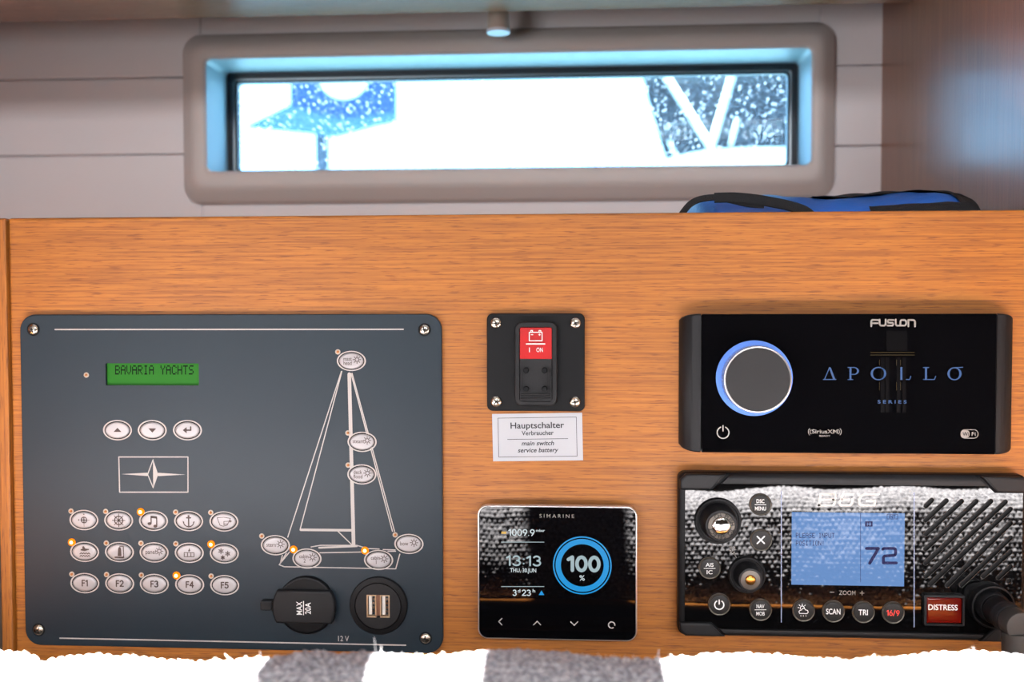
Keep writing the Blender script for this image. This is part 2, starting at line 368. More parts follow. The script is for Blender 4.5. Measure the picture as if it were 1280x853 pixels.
loop_strip([(rj(0), yf+.003), (rj(0), yp)]).build('reveal', M['reveal'], WN, 40)
sx0, sx1 = wx0+.0005, wx1-.0005; sz0, sz1 = wz0+.0005, wz1-.0005
def frame_strip(i0, i1, y0, y1): return loop_strip([(rr(sx0+i0, sx1-i0, sz0+i0, sz1-i0, .004, 4), y1), (rr(sx0+i0, sx1-i0, sz0+i0, sz1-i0, .004, 4), y0), (rr(sx0+i1, sx1-i1, sz0+i1, sz1-i1, .004, 4), y0), (rr(sx0+i1, sx1-i1, sz0+i1, sz1-i1, .004, 4), y1)])
frame_strip(0, .0055, yp-.004, yp+.010).build('rubber_seal', M['rubber'], WN, 40)
frame_strip(.0055, .0066, yp-.001, yp+.010).build('glazing_bead', M['clear'], WN, 40)
frame_strip(.0066, .0085, yp+.001, yp+.010).build('inner_seal', M['rubber'], WN, 40)
mb = MB(); mb.box(sx0+.006, sx1-.006, yp+.004, yp+.008, sz0+.006, sz1-.006); mb.build('pane', M['glass'], WN, 0)
# hull shell around the window so that daylight enters only through the pane
mb = MB(); y0, y1 = YB+.012, YB+.075
mb.box(XL-.1, hx0, y0, y1, .3, 2.1); mb.box(hx1, 1.7, y0, y1, .3, 2.1); mb.box(hx0, hx1, y0, y1, .3, hz0); mb.box(hx0, hx1, y0, y1, hz1, 2.1)
struct(mb, 'wall_hull', M['ext_white'], 0)
# partition, overhead board
mb = MB(); mb.box(XR, XR+.018, .0185, YB+.012, ZS, 1.66); o = struct(mb, 'wall_right', M['wood_dark'], 0)
mb = MB(); mb.box(XL-.018, XL, -.9, YB, .3, 1.95); struct(mb, 'wall_left', M['wood_dark'], 0)
mb = MB(); mb.box(XL, XS-.0092, .05, .068, .3, ZTOP-.02); struct(mb, 'dark_gap_panel', M['cabin_dark'], 0)  # added dark panel standing in for the black gap beyond the end strip
YU = .278; ZU = W(640, 14.5, -YU).z
mb = MB(); i_ = lambda i: rr(.005, YU, ZU, ZU+.018, .0015, 2, i)
p = i_(0); mb.add([(XL, a, b) for a, b in p]+[(XR-.0005, a, b) for a, b in p], [(i, (i+1) % len(p), len(p)+(i+1) % len(p), len(p)+i) for i in range(len(p))]+[tuple(range(len(p))), tuple(range(len(p), 2*len(p)))])
M['wood_over'] = wood('teak_overhead', 'X', (.46,.20,.08), (.30,.11,.04), .3, .65)
struct(mb, 'trim_4', M['wood_over'])
mb = MB(); mb.box(XL, XF, .005, .022, ZU+.0185, 1.95); struct(mb, 'trim_5', M['wood'], 0)      # front of the overhead locker
mb = MB(); mb.box(XL, XR+.018, .022, YB, 1.66, 1.675); struct(mb, 'trim_6', M['cabin_dark'], 0)
# cabin round the camera, with an unseen hatch slot shaped for the cushion's sun strip
mb = MB(); mb.box(-1.9, 1.7, -2.22, -2.2, .0, 1.95); struct(mb, 'wall_rear', M['cabin_dark'], 0)
mb = MB(); mb.box(-1.92, -1.9, -2.2, YB, .0, 1.95); struct(mb, 'wall_port', M['cabin'], 0)
mb = MB(); mb.box(1.7, 1.72, -2.2, YB+.07, .0, 1.95); struct(mb, 'wall_starboard', M['cabin'], 0)
mb = MB(); mb.box(-1.9, 1.7, -2.2, YB, -.02, 0); struct(mb, 'floor', M['sole'], 0)
HX0, HX1, HY0, HY1, ZC = -.62, .62, -.135, -.0740, 1.95
mb = MB()
mb.box(-1.9, 1.7, -2.2, HY0, ZC, ZC+.03); mb.box(-1.9, 1.7, HY1, YB+.07, ZC, ZC+.03); mb.box(-1.9, HX0, HY0, HY1, ZC, ZC+.03); mb.box(HX1, 1.7, HY0, HY1, ZC, ZC+.03)
struct(mb, 'ceiling', M['head'], 0)
# added unseen bars over the slot, sized to cast the cushion's shadow patches
for cxb, hw in ((-.1075, .0255), (-.002, .039)):
    mb = MB(); x = cxb-.05*.9
    i_ = lambda i: rr(x-hw, x+hw, ZC+.002, ZC+.022, .004, 3, i); mb.plate(i_(0), HY1+.01, HY0-.01, .003, 2, inset=i_)
    tag(mb.build('shadow_bar', M['ext_dark']), 'added unseen bar over the ceiling slot, shading the cushion, the %s of the two' % ('wider' if hw > .03 else 'narrower'), 'shadow bar', 'added bars shading the cushion')

# ================================================================== small shared pieces
def screw(px, py, rpx, d, parent, rot=0.3, recess=True):
    c = W(px, py, d); k = mpp(d, px, py); r = rpx*k
    if recess:
        mb = MB(); mb.lathe(c.x, c.z, [(r*1.22, -d+.0003), (r*1.22, -d-.0001), (r*1.0, -d-.0001)], 24); mb.build('screw_seat', M['gap'], parent)
    mb = MB(); mb.lathe(c.x, c.z, [(r, -d), (r, -d-.0004), (r*.93, -d-.0009), (r*.72, -d-.0014), (r*.4, -d-.0017), (r*.05, -d-.0018)], 24)
    s_ = mb.build('screw', M['steel'], parent, 50)
    mb = MB(); q = r*.62; t = r*.13; y = -d-.00185
    for a in (rot, rot+math.pi/2):
        ca, sa = math.cos(a), math.sin(a)
        pts = [(q, t*.5), (0, t), (-q, t*.5), (-q, -t*.5), (0, -t), (q, -t*.5)]
        mb.plate([(c.x+u*ca-v*sa, c.z+u*sa+v*ca) for u, v in pts][::-1], y+.0008, y-.00003)
    mb.build('cross_recess', M['slot'], s_, 0)
DOT = {  # 5x7 dot matrix letters
 'A':'01110 10001 10001 11111 10001 10001 10001','B':'11110 10001 10001 11110 10001 10001 11110','C':'01110 10001 10000 10000 10000 10001 01110',
 'E':'11111 10000 10000 11110 10000 10000 11111','H':'10001 10001 10001 11111 10001 10001 10001','I':'01110 00100 00100 00100 00100 00100 01110',
 'L':'10000 10000 10000 10000 10000 10000 11111','N':'10001 11001 11001 10101 10011 10011 10001','O':'01110 10001 10001 10001 10001 10001 01110',
 'P':'11110 10001 10001 11110 10000 10000 10000','R':'11110 10001 10001 11110 10100 10010 10001','S':'01111 10000 10000 01110 00001 00001 11110',
 'T':'11111 00100 00100 00100 00100 00100 00100','U':'10001 10001 10001 10001 10001 10001 01110','V':'10001 10001 10001 10001 10001 01010 00100',
 'Y':'10001 10001 01010 00100 00100 00100 00100','!':'00100 00100 00100 00100 00100 00000 00100',' ':'00000 '*6+'00000'}
def dots(mb, s, x0, x1, yt, yb, d, lift=.00012, fill=.98):
    n = len(s)*6-1; cw = (x1-x0)/n; ch = (yb-yt)/7
    for i, c in enumerate(s):
        for r, row in enumerate(DOT[c].split()):
            for k, b in enumerate(row):
                if b == '1':
                    a, e = x0+(i*6+k)*cw, yt+r*ch; p, q = W(a, e+ch*fill, d), W(a+cw*fill, e, d)
                    mb.flat([(p.x, p.z), (q.x, p.z), (q.x, q.z), (p.x, q.z)], -d-lift)
    return mb
def rect_px(x0, y0, x1, y1, d): p, q = W((x0+x1)/2, y1, d), W((x0+x1)/2, y0, d); xa, xb = W(x0, (y0+y1)/2, d).x, W(x1, (y0+y1)/2, d).x; return xa, xb, p.z, q.z

# ================================================================== boat systems control panel
DP = .003
x0, x1 = W(24.6, 410, DP).x, W(552, 410, DP).x; z0, z1 = W(300, 812.3, DP).z, W(300, 393, DP).z
CP = thing('control_panel', 'slate grey boat control panel with oval buttons, sailboat diagram and green display', 'control panel', ((x0+x1)/2, 0, z0))
lx0, lx1, lz0, lz1 = rect_px(132, 454.5, 248.5, 482, DP)
hole = rr(lx0, lx1, lz0, lz1, .0004, 2)
mb = MB(); ins = lambda i: rr(x0, x1, z0, z1, .0098, 8, i)
mb.plate(ins(0), 0, -DP, .0006, 2, holes=[hole], hole_y=-.0002, inset=ins); mb.build('faceplate', M['panel'], CP, 25)
mb = MB(); mb.box(lx0-.001, lx1+.001, -.0008, -.0001, lz0-.001, lz1+.001); dsp = mb.build('display', M['lcd_green'], CP, 0)
mb = MB(); dots(mb, 'BAVARIA YACHTS', 144, 242, 457, 468.5, .0008); mb.build('display_lettering', M['lcd_ink'], dsp, 0)
for q in ((69, 412, 504, 412), (75, 798.5, 507, 806.5)):
    p = W(q[0], q[1], DP); e = W(q[2], q[3], DP); zz = (p.z+e.z)/2
    MB().strokes([[(p.x, zz), (e.x, zz)]], .0008, -DP-.0001).build('printed_line', M['print'], CP, 0)
for i, (a, b, r) in enumerate(((41.7, 412, .3), (530.6, 412.4, .2), (48.4, 787.6, .9), (532, 798.2, .1))): screw(a, b, 6.7, DP, CP, r)
def led(px, py, on):
    c = W(px, py, DP); k = mpp(DP, px, py)
    mb = MB(); mb.lathe(c.x, c.z, [(3.3*k, -DP), (3.3*k, -DP-.0002)], 16); o = mb.build('indicator_light', M['led_rim'], CP)
    if on: tag(o, 'indicator light glowing amber')
    r = 4.9 if on else 1.7  # lit lens widened past its rim, its halo put in as glowing colour
    mb = MB(); mb.lathe(c.x, c.z, [(r*k, -DP-.0001), (r*k*.9, -DP-.0006), (r*k*.5, -DP-.0009), (r*k*.05, -DP-.001)], 16); mb.build('lens', M['led_glow' if on else 'led_off'], o)
    if on: MB().lathe(c.x, c.z, [(2.1*k, -DP-.0008), (1.9*k, -DP-.0011), (.1*k, -DP-.0012)], 16).build('lens_core', M['led_on'], o)
led(108, 469, False)
BD = DP+.0011
def button(px, py):
    c = W(px, py, DP); k = mpp(DP, px, py)
    mb = MB(); mb.ring(c.x, c.z, 18.3*k, 16.4*k, -DP-.0002, 40, 1, .685); mb.ring(c.x, c.z, 18.3*k, 18.3*k, -DP, 40, 1, .685); o = mb.build('button', M['print'], CP, 0)
    mb = MB(); mb.lathe(c.x, c.z, [(16.4*k, -DP-.0001), (15*k, -DP-.00015)], 40, 1, .68); mb.build('button_gap', M['gap'], o, 0)
    mb = MB(); mb.lathe(c.x, c.z, [(15.2*k, -DP), (15.0*k, -DP-.0005), (14*k, -DP-.0009), (12*k, -DP-.00105), (8*k, -DP-.0011), (.2*k, -DP-.00112)], 40, 1, .655); mb.build('button_cap', M['button'], o, 60)
    return o
def icon(btn, fn, px, py):
    mb = MB(); c = W(px, py, BD); k = mpp(BD, px, py); y = -BD-.00018
    P = lambda u, v: (c.x+u*k, c.z+v*k)
    fn(mb, P, k, y); return mb.build('icon', M['icon'], btn, 0)
def S(mb, lines, w_, P, k, y): mb.strokes([[P(*q) for q in ln] for ln in lines], w_*1.15*k, y)
def arc(cx, cz, r, a0, a1, n=10): return [(cx+r*math.cos(math.radians(a0+(a1-a0)*i/n)), cz+r*math.sin(math.radians(a0+(a1-a0)*i/n))) for i in range(n+1)]
def disc(mb, P, y, cx, cz, r, n=14): mb.flat([P(*q) for q in circ(cx, cz, r, n)], y)
def sunburst(mb, P, k, y, cx, cz, r=2.4, w_=.8):
    S(mb, [arc(cx, cz, r, 0, 360, 12)], w_, P, k, y)
    S(mb, [[(cx+math.cos(t*math.pi/4)*(r+1), cz+math.sin(t*math.pi/4)*(r+1)), (cx+math.cos(t*math.pi/4)*(r+2.6), cz+math.sin(t*math.pi/4)*(r+2.6))] for t in range(8)], w_, P, k, y)
def i_up(mb, P, k, y): mb.flat([P(-5, -2.2), P(5, -2.2), P(0, 3)], y)
def i_down(mb, P, k, y): mb.flat([P(-5, 2.2), P(0, -3), P(5, 2.2)], y)
def i_enter(mb, P, k, y): S(mb, [[(4, 4), (4, 0), (-3, 0)]], 1.6, P, k, y); mb.flat([P(-6, 0), P(-1, -4), P(-1, 4)], y)
def i_gps(mb, P, k, y):
    S(mb, [arc(0, 0, 3.6, 0, 360, 16), [(-3.6, 0), (3.6, 0)], [(0, -3.6), (0, 3.6)]], 1, P, k, y); S(mb, [[(4.5, 0), (7, 0)], [(0, -4.5), (0, -8)]], .45, P, k, y)
    disc(mb, P, y, -6.6, 0, .9); disc(mb, P, y, 0, 7, .8)
def i_wheel(mb, P, k, y):
    S(mb, [arc(0, 0, 5.2, 0, 360, 20)], 1.2, P, k, y)
    S(mb, [[(0, 0), (8*math.cos(t*math.pi/4), 8*math.sin(t*math.pi/4))] for t in range(8)], .8, P, k, y); disc(mb, P, y, 0, 0, 1.5)
def i_note(mb, P, k, y):
    S(mb, [[(-3, -3.4), (-3, 5.2)], [(4, -6), (4, 4.4)]], 1.2, P, k, y); mb.flat([P(-3.6, 6.4), P(-3.6, 3.4), P(4.6, 2.6), P(4.6, 5.4)], y)
    mb.flat([P(*q) for q in circ(-5, -3.6, 2.2, 14, 1.15, .85)], y); mb.flat([P(*q) for q in circ(2.2, -6.6, 2.2, 14, 1.15, .85)], y)
def i_anchor(mb, P, k, y):
    S(mb, [[(0, 5), (0, -7)]], 1.4, P, k, y); S(mb, [[(-2.4, 4), (2.4, 4)]], 1.6, P, k, y); S(mb, [arc(0, -.5, 6.6, 195, 345, 14)], 1.1, P, k, y); disc(mb, P, y, 0, 6.2, 1.3)
    mb.flat([P(-1.8, -6), P(0, -8.4), P(1.8, -6)], y); mb.flat([P(-7.6, .2), P(-6.9, -3), P(-5.2, -1.4)], y); mb.flat([P(7.6, .2), P(5.2, -1.4), P(6.9, -3)], y)
def i_bilge(mb, P, k, y):
    S(mb, [[(-8.5, 4.5), (-5, -4.8), (-1, -6), (4, -4.6), (8, 3)], [(-8.5, 4.5), (0, 5.2), (8.4, 3.8)], [(0, -4.6), (0, 0), (7, .4)], [(0, -3.4), (5, -3)]], .7, P, k, y); mb.flat([P(7, 2), P(7, -1.4), P(10.5, .4)], y)
def i_shower(mb, P, k, y):
    mb.flat([P(-5, 1.6), P(0, .8), P(5.6, 2.4), P(5.6, 3.6), P(1, 4), P(-1, 7), P(-3, 6.4), P(-2.4, 4), P(-5, 2.8)], y)
    for v in (-2.2, -5.2): S(mb, [[(-6+i*1.6, v+(.8 if i % 2 else -.6)) for i in range(9)]], .9, P, k, y)
def i_pump(mb, P, k, y):
    mb.flat([P(-2.4, -5), P(2.6, -5), P(2, 4), P(1, 6), P(-.8, 6), P(-1.6, 4)], y); S(mb, [[(.4, 7), (5, 7), (5, -6.4), (-5.6, -6.4)]], 1, P, k, y); S(mb, [[(-5.6, -6.6), (5, -6.6)]], 1.5, P, k, y)
def i_stove(mb, P, k, y):
    S(mb, [[(-6.4, .2), (6, .2), (6, -4.8), (-6.4, -4.8), (-6.4, .2)], [(-2.2, .2), (-2.2, -4.8)], [(2, .2), (2, -4.8)]], .8, P, k, y); mb.flat([P(-1.6, 2), P(0, 1.4), P(1.4, 2.4), P(.2, 6), P(-.6, 4)], y)
def i_snow(mb, P, k, y):
    for cx, cz, r in ((-4.2, 2.8, 3.6), (4.2, -.4, 3.4), (-2, -5.2, 2.6)):
        for t in range(3):
            a = math.pi/3*t+.5; ca, sa = math.cos(a), math.sin(a); S(mb, [[(cx-r*ca, cz-r*sa), (cx+r*ca, cz+r*sa)]], .7, P, k, y)
            for s_ in (-1, 1): S(mb, [[(cx+s_*r*.6*ca-.9*sa, cz+s_*r*.6*sa+.9*ca), (cx+s_*r*.6*ca+.9*sa, cz+s_*r*.6*sa-.9*ca)]], .5, P, k, y)
def label_icon(words, sun):
    def fn(mb, P, k, y):
        for s_, u, v, h in words:
            vv, ff = glyphs(s_, .008); hh = glyphs('x', .008)[0]; kk = h*k/(max(p[1] for p in hh)-min(p[1] for p in hh)); xm = (min(p[0] for p in vv)+max(p[0] for p in vv))/2
            c = P(u, v); mb.add([(c[0]+(p[0]-xm)*kk*.82, y, c[1]+p[1]*kk) for p in vv], ff)
        if sun: sunburst(mb, P, k, y, sun[0], sun[1], 2.3, .8)
    return fn
def word_icon(s_, cap, bold=.012, wd=None):
    def fn(mb, P, k, y):
        vv, ff = glyphs(s_, bold); hv = glyphs('H', bold)[0]; h1 = max(p[1] for p in hv); kk = cap*k/h1; xs = [p[0] for p in vv]; xm = (min(xs)+max(xs))/2
        kx = wd*k/(max(xs)-min(xs)) if wd else kk*.8
        c = P(0, -cap/2); mb.add([(c[0]+(p[0]-xm)*kx, y, c[1]+p[1]*kk) for p in vv], ff)
    return fn
def fkey(s_):
    def fn(mb, P, k, y):
        ln, tw = numerals(s_); mb.strokes([[P((a-tw/2)*7.6, (b-.5)*7.2) for a, b in l] for l in ln], 1.5*k, y)
    return fn
ROWS = [
 [(147, 538, i_up), (190.5, 538, i_down), (234.5, 538, i_enter)],
 [(105.1, 650.3, i_gps, 88.9, 639.2, 0), (148.5, 650.8, i_wheel, 132.2, 639.7, 0), (192, 651.3, i_note, 176, 640.2, 1), (235.9, 651.6, i_anchor, 219.7, 640.5, 0), (280, 652.1, i_bilge, 263.5, 641, 0)],
 [(105.9, 690, i_shower, 89.9, 678.2, 1), (149.5, 690.3, i_pump, 133, 679.2, 0), (192.8, 690.8, label_icon([('panel', -4.5, -2, 3.6)], (6.5, 1.6)), 176.3, 679.4, 0), (236.7, 691.3, i_stove, 219.9, 680, 0), (280.5, 692, i_snow, 264, 680.7, 1)],
 [(106.2, 729.2, fkey('F1'), 89.9, 718.1, 0), (149.8, 729.7, fkey('F2'), 133.3, 718.6, 0), (193.1, 730.3, fkey('F3'), 176.8, 719.2, 0), (237.2, 731, fkey('F4'), 220.7, 719.7, 1), (281, 731.8, fkey('F5'), 264, 720.5, 0)],
 [(439.3, 451.4, label_icon([('mast', -4.8, .4, 3.2), ('head', -4.8, -5, 3.2)], (7, 1.6)), 422.3, 440.1, 0), (452.7, 552.6, label_icon([('steam', -5, -1.6, 3.4)], (6.4, 1.8)), 434.9, 541.5, 0),
  (452.4, 593.3, label_icon([('deck', -5, .6, 3.2), ('flood', -5, -5, 3.2)], (7, 1.6)), 435.2, 581.7, 0), (344.4, 681.8, label_icon([('stern', -5.4, -2, 3.4)], (6.4, 1.4)), 327.3, 670.4, 0),
  (383.8, 698.5, label_icon([('cabin', -4, .4, 3.2), ('2', -3, -5, 3.2)], (7, 1.6)), 367, 687.2, 1), (473.3, 700.3, label_icon([('cabin', -4, .4, 3.2), ('1', -3, -5, 3.2)], (7, 1.6)), 456.3, 688.5, 1),
  (511.2, 680.2, label_icon([('bow', -6, -2, 3.4)], (6.4, 1.6)), 494, 668.9, 0)]]
for row in ROWS:
    for r in row:
        icon(button(r[0], r[1]), r[2], r[0], r[1])
        if len(r) > 3: led(r[3], r[4], r[5])
# maker's compass star in its box
mb = MB(); L_ = plines([[(148.6, 571.5), (235, 571.5), (235, 615.5), (149.6, 615.5), (148.6, 571.5)]], DP); mb.strokes(L_, .0007, -DP-.0001)
pt = lambda x, y: (W(x, y, DP).x, W(x, y, DP).z)
mb.flat([pt(151.8, 593), pt(184.4, 595.3), pt(184.4, 591.2)], -DP-.0001); mb.flat([pt(232, 593.6), pt(197.6, 591.2), pt(197.6, 595.4)], -DP-.0001)
mb.flat([pt(191.4, 574.2), pt(191.6, 611), pt(197.8, 593.4)], -DP-.0001)
mb.strokes(plines([[(191.4, 575), (184.6, 593.3), (191.6, 610)]], DP), .0006, -DP-.0001)
mb.build('compass_star_emblem', M['print'], CP, 0)
# sailboat diagram
mb = MB(); k = mpp(DP); Y = -DP-.00008
for w_, ls in ((4.6, [[(436.6, 468), (442, 681)]]), (3.2, [[(376, 662.6), (440, 663.2)]]), (2.4, [[(399, 685), (446, 683)]]),
    (1.3, [[(426.8, 464.5), (359.8, 671.7)], [(427.4, 464.5), (375.5, 661)], [(438.8, 467), (490.6, 664.5)], [(440.2, 467), (493.2, 664.5)], [(422.5, 664.5), (440.6, 682)],
      [(389, 684), (400.6, 682), (446, 682), (460, 686), (474, 686.6)], [(400, 691.3), (454.8, 690.3)], [(362, 690.3), (349, 706.3), (355.5, 708.8), (494.7, 711.4), (499.8, 693)], [(353, 694.6), (350.5, 704)], [(358, 692), (350.5, 704)],
      [(479, 687.3), (494, 687.8)], [(485, 689.4), (494.5, 689.4)]])):
    mb.strokes(plines(ls, DP), w_*k, Y); Y -= .000015
mb.build('sailboat_diagram', M['print'], CP, 0)
mb = MB(); text(mb, '12 V', 429.5, 798.6, 6.6, DP, 13.5, .008); mb.build('printed_lettering', M['print'], CP, 0)
# 12 V socket with its hinged cover
c = W(383.8, 755.8, DP); k = mpp(DP, 430, 756)
mb = MB(); mb.lathe(c.x, c.z, [(36*k, -DP), (36*k, -DP-.0025), (35*k, -DP-.0033), (33.4*k, -DP-.0035), (33*k, -DP-.0028), (.1*k, -DP-.0028)], 56); sk = mb.build('power_socket', M['black'], CP, 35)
c2 = W(381, 758.8, DP+.004); zt, zb = W(381, 738.6, DP+.006).z, W(381, 779.4, DP+.006).z
def clip_circle(cx, cz, r, zt, zb, n=18):
    at, ab = math.asin((zt-cz)/r), math.asin((zb-cz)/r)
    return [(cx+r*math.cos(ab+(at-ab)*i/n), cz+r*math.sin(ab+(at-ab)*i/n)) for i in range(n+1)]+[(cx-r*math.cos(at+(ab-at)*i/n), cz+r*math.sin(at+(ab-at)*i/n)) for i in range(n+1)]
R_ = 39.3*k
i_ = lambda i: clip_circle(c2.x, c2.z, R_-i, zt-i, zb+i)
mb = MB(); mb.plate(i_(0), -DP-.003, -DP-.0075, .0012, 3, inset=i_); lid = mb.build('socket_cover', M['black2'], CP, 35)
q0, q1 = W(328, 761, DP), W(343, 749, DP); i_ = lambda i: rr(q0.x, q1.x, q0.z, q1.z, .0012, 3, i)
mb = MB(); mb.plate(i_(0), -DP, -DP-.005, .0008, 2, inset=i_); mb.build('cover_tab', M['black2'], lid)
mb = MB(); dl = DP+.0075; text(mb, 'MAX', 374.2, 760.6, 7, dl, 16.5, .01, rot=math.pi/2); text(mb, '20A', 385, 760.8, 7, dl, 14.5, .01, rot=math.pi/2)
mb.strokes(plines([[(379.5, 752), (379.5, 769)]], dl), .0005, -dl-.00015); mb.build('cover_lettering', M['white'], lid, 0)
# twin usb socket
c = W(473.6, 756.8, DP); ux0, ux1, uz0, uz1 = rect_px(458.2, 743.8, 487.6, 772.2, DP+.002)
mb = MB(); mb.lathe(c.x, c.z, [(36*k, -DP), (36*k, -DP-.0015), (35*k, -DP-.0021), (29.5*k, -DP-.0023), (29*k, -DP-.0016), (28.4*k, -DP-.0016), (28*k, -DP-.0024), (27.6*k, -DP-.0025)], 56); mb.f.pop()
us = mb.build('usb_socket', M['black'], CP, 35)
mb = MB(); mb.plate(circ(c.x, c.z, 27.7*k, 56), -DP, -DP-.0025, holes=[rr(ux0, ux1, uz0, uz1, .0004, 2)], hole_y=-.0004); mb.build('socket_insert', M['black2'], us, 30)
mb = MB(); mb.box(ux0, ux1, -.0006, -.0003, uz0, uz1); mb.build('socket_back', M['slot'], us, 0)
def shell(xa, xb):
    m_ = MB(); t = .0007; y0_, y1_ = -.0004, -DP-.0027
    m_.box(xa, xb, y1_, y0_, uz0+.0001, uz0+t*1.6); m_.box(xa, xb, y1_, y0_, uz1-t, uz1-.0001); m_.box(xa, xa+t, y1_, y0_, uz0+t, uz1-t); m_.box(xb-t, xb, y1_, y0_, uz0+t, uz1-t)
    m_.build('usb_shell', M['usb_metal'], us, 0)
    m_ = MB(); m_.box(xa+.0013, xa+.0030, y1_+.0008, y0_, uz0+.0017, uz1-.0007); m_.build('usb_tongue', M['usb_white'], us, 0)
    for i in range(4):
        m_ = MB(); zz = uz0+.003+i*(uz1-uz0-.004)/4; m_.box(xa+.0034, xa+.0046, y1_+.0014, y0_, zz, zz+.0012); m_.build('usb_contact', M['steel'], us, 0)
wm = (ux1-ux0); shell(ux0+.0002, ux0+wm*.42); shell(ux0+wm*.58, ux1-.0002)
mb = MB(); mb.box(ux0+wm*.42, ux0+wm*.58, -DP-.0018, -.0004, uz0+.001, uz1-.0004); mb.build('usb_divider', mat('usb_divider_brown', srgb(120,82,62), .4, .3), us, 0)

# ================================================================== main battery switch
d = .004; x0, x1, z0, z1 = rect_px(608.5, 392, 731, 514.3, d)
SW = thing('battery_switch', 'black square switch plate with red illuminated rocker and four screws', 'switch', ((x0+x1)/2, 0, z0))
ins = lambda i: rr(x0, x1, z0, z1, .0035, 5, i)
hx0_, hx1_, hz0_, hz1_ = rect_px(649, 409, 690.5, 502.5, d+.005)
MB().plate(ins(0), 0, -d, .0006, 2, inset=ins).build('plate', M['black'], SW)
for a, b, r in ((620, 404.1, .2), (719.2, 404.1, .5), (620.3, 502.2, .9), (718.7, 502.6, .1)): screw(a, b, 7.0, d, SW, r, False)
a0, a1, b0, b1 = rect_px(643.6, 402.2, 697, 507, d); ins = lambda i: rr(a0, a1, b0, b1, .0048, 6, i)
mb = MB(); mb.plate(ins(0), -d, -d-.005, .0012, 3, holes=[rr(hx0_, hx1_, hz0_, hz1_, .002, 4)], hole_y=-d, inset=ins); mb.build('rocker_frame', M['black2'], SW)
zm = W(670, 449, d+.005).z
def rocker(xa, xb, za, zb, ya, yb, yback, nm, m, parent, bev=.0004):
    # wedge whose front runs from depth ya (bottom) to yb (top)
    m_ = MB(); m_.add([(xa, yback, za), (xb, yback, za), (xb, yback, zb), (xa, yback, zb), (xa, ya, za), (xb, ya, za), (xb, yb, zb), (xa, yb, zb)],
                      [(4,5,6,7),(0,1,5,4),(1,2,6,5),(2,3,7,6),(3,0,4,7)]); return m_.build(nm, m, parent, 0)
e = .0004
rk = rocker(hx0_+e, hx1_-e, zm, hz1_-e, -d-.0048, -d-.0030, -d, 'rocker_lens', M['red'], SW)
lk = rocker(hx0_+e, hx1_-e, hz0_+e, zm-.0001, -d-.0048, -d-.0052, -d, 'rocker_lock', M['black2'], SW)
dr = d+.0049
mb = MB(); mb.strokes(plines([[(661.6, 415.6), (661.6, 426.2), (677.6, 426.2), (677.6, 415.6), (661.6, 415.6)], [(663.4, 415), (663.4, 413.4), (665.6, 413.4), (665.6, 415)], [(673.8, 415), (673.8, 413.4), (676, 413.4), (676, 415)], [(664, 418.6), (666, 418.6)], [(673.4, 418.6), (675.4, 418.6)], [(674.4, 417.6), (674.4, 419.6)]], dr), .0005, -dr)
mb.strokes(plines([[(658, 430.2), (681, 430.2)]], dr), .0007, -dr)
text(mb, 'I', 661.8, 437.6, 5.8, dr, None, .01, lift=0); text(mb, 'ON', 674.5, 437.6, 5.4, dr, 8, .004, lift=0); mb.build('rocker_marking', M['white'], rk, 0)
dk = d+.0078
for u, v in ((657.4, 463.2), (680.6, 463.2), (657.4, 486.6), (680.6, 486.6)):
    c = W(u, v, dk); MB().lathe(c.x, c.z, [(3.4*mpp(dk), -d-.005), (3.4*mpp(dk), -dk+.0004), (2.8*mpp(dk), -dk)], 16).build('stud', M['gap'], lk)
for u in (650.4, 687.6):
    mb = MB(); mb.strokes(plines([[(u, 463), (u, 488)], [(u-1.2, 464.6), (u, 461.4), (u+1.2, 464.6)], [(u-1.2, 486.4), (u, 489.6), (u+1.2, 486.4)]], dk), .0005, -dk); mb.build('lock_arrow', M['gap'], lk, 0)
mb = MB(); mb.strokes(plines([[(653.6, 461), (653.6, 490.6)], [(684.6, 461), (684.6, 490.6)], [(653.6, 490.6), (684.6, 490.6)]], dk), .0004, -dk+.0001); mb.build('lock_seam', M['gap'], lk, 0)
for i in range(3):
    p = W(651, 493.4+i*2.8, dk); q = W(688, 493.4+i*2.8, dk); mb = MB(); mb.tube([(p.x, -d-.0048, p.z), (q.x, -d-.0048, q.z)], .0005, 8); mb.build('grip_ridge', M['black2'], lk)

# ================================================================== printed label under the switch
rot = math.radians(1.15); d = .0003; c = W(671.8, 546.7, d)
LB = thing('printed_label', 'white printed label for the service battery main switch, stuck on teak', 'label', c)
def Lp(u, v): return (c.x+(u*math.cos(rot)-v*math.sin(rot))*mpp(d), c.z+(u*math.sin(rot)+v*math.cos(rot))*mpp(d))
MB().plate([Lp(-56.3, -29.8), Lp(56.3, -29.8), Lp(56.3, 29.8), Lp(-56.3, 29.8)], 0, -d).build('label_film', M['paper'], LB, 0)
mb = MB(); mb.strokes([[Lp(-49, -24.5), Lp(49, -24.5), Lp(49, 24.5), Lp(-49, 24.5), Lp(-49, -24.5)]], .0003, -d-.0001); mb.strokes([[Lp(-37.5, -2.4), Lp(38, -2.4)]], .0003, -d-.0001)
text(mb, 'Hauptschalter', 671.6, 531.8, 7.6, d, 67, .016, 0, rot); text(mb, 'Verbraucher', 672, 541.4, 5.6, d, 40, .014, 0, rot)
text(mb, 'main switch', 672.6, 554.2, 5.6, d, 40, .018, .22, rot); text(mb, 'service battery', 672.8, 562.8, 5.6, d, 50, .018, .22, rot); mb.build('label_lettering', M['ink'], LB, 0)

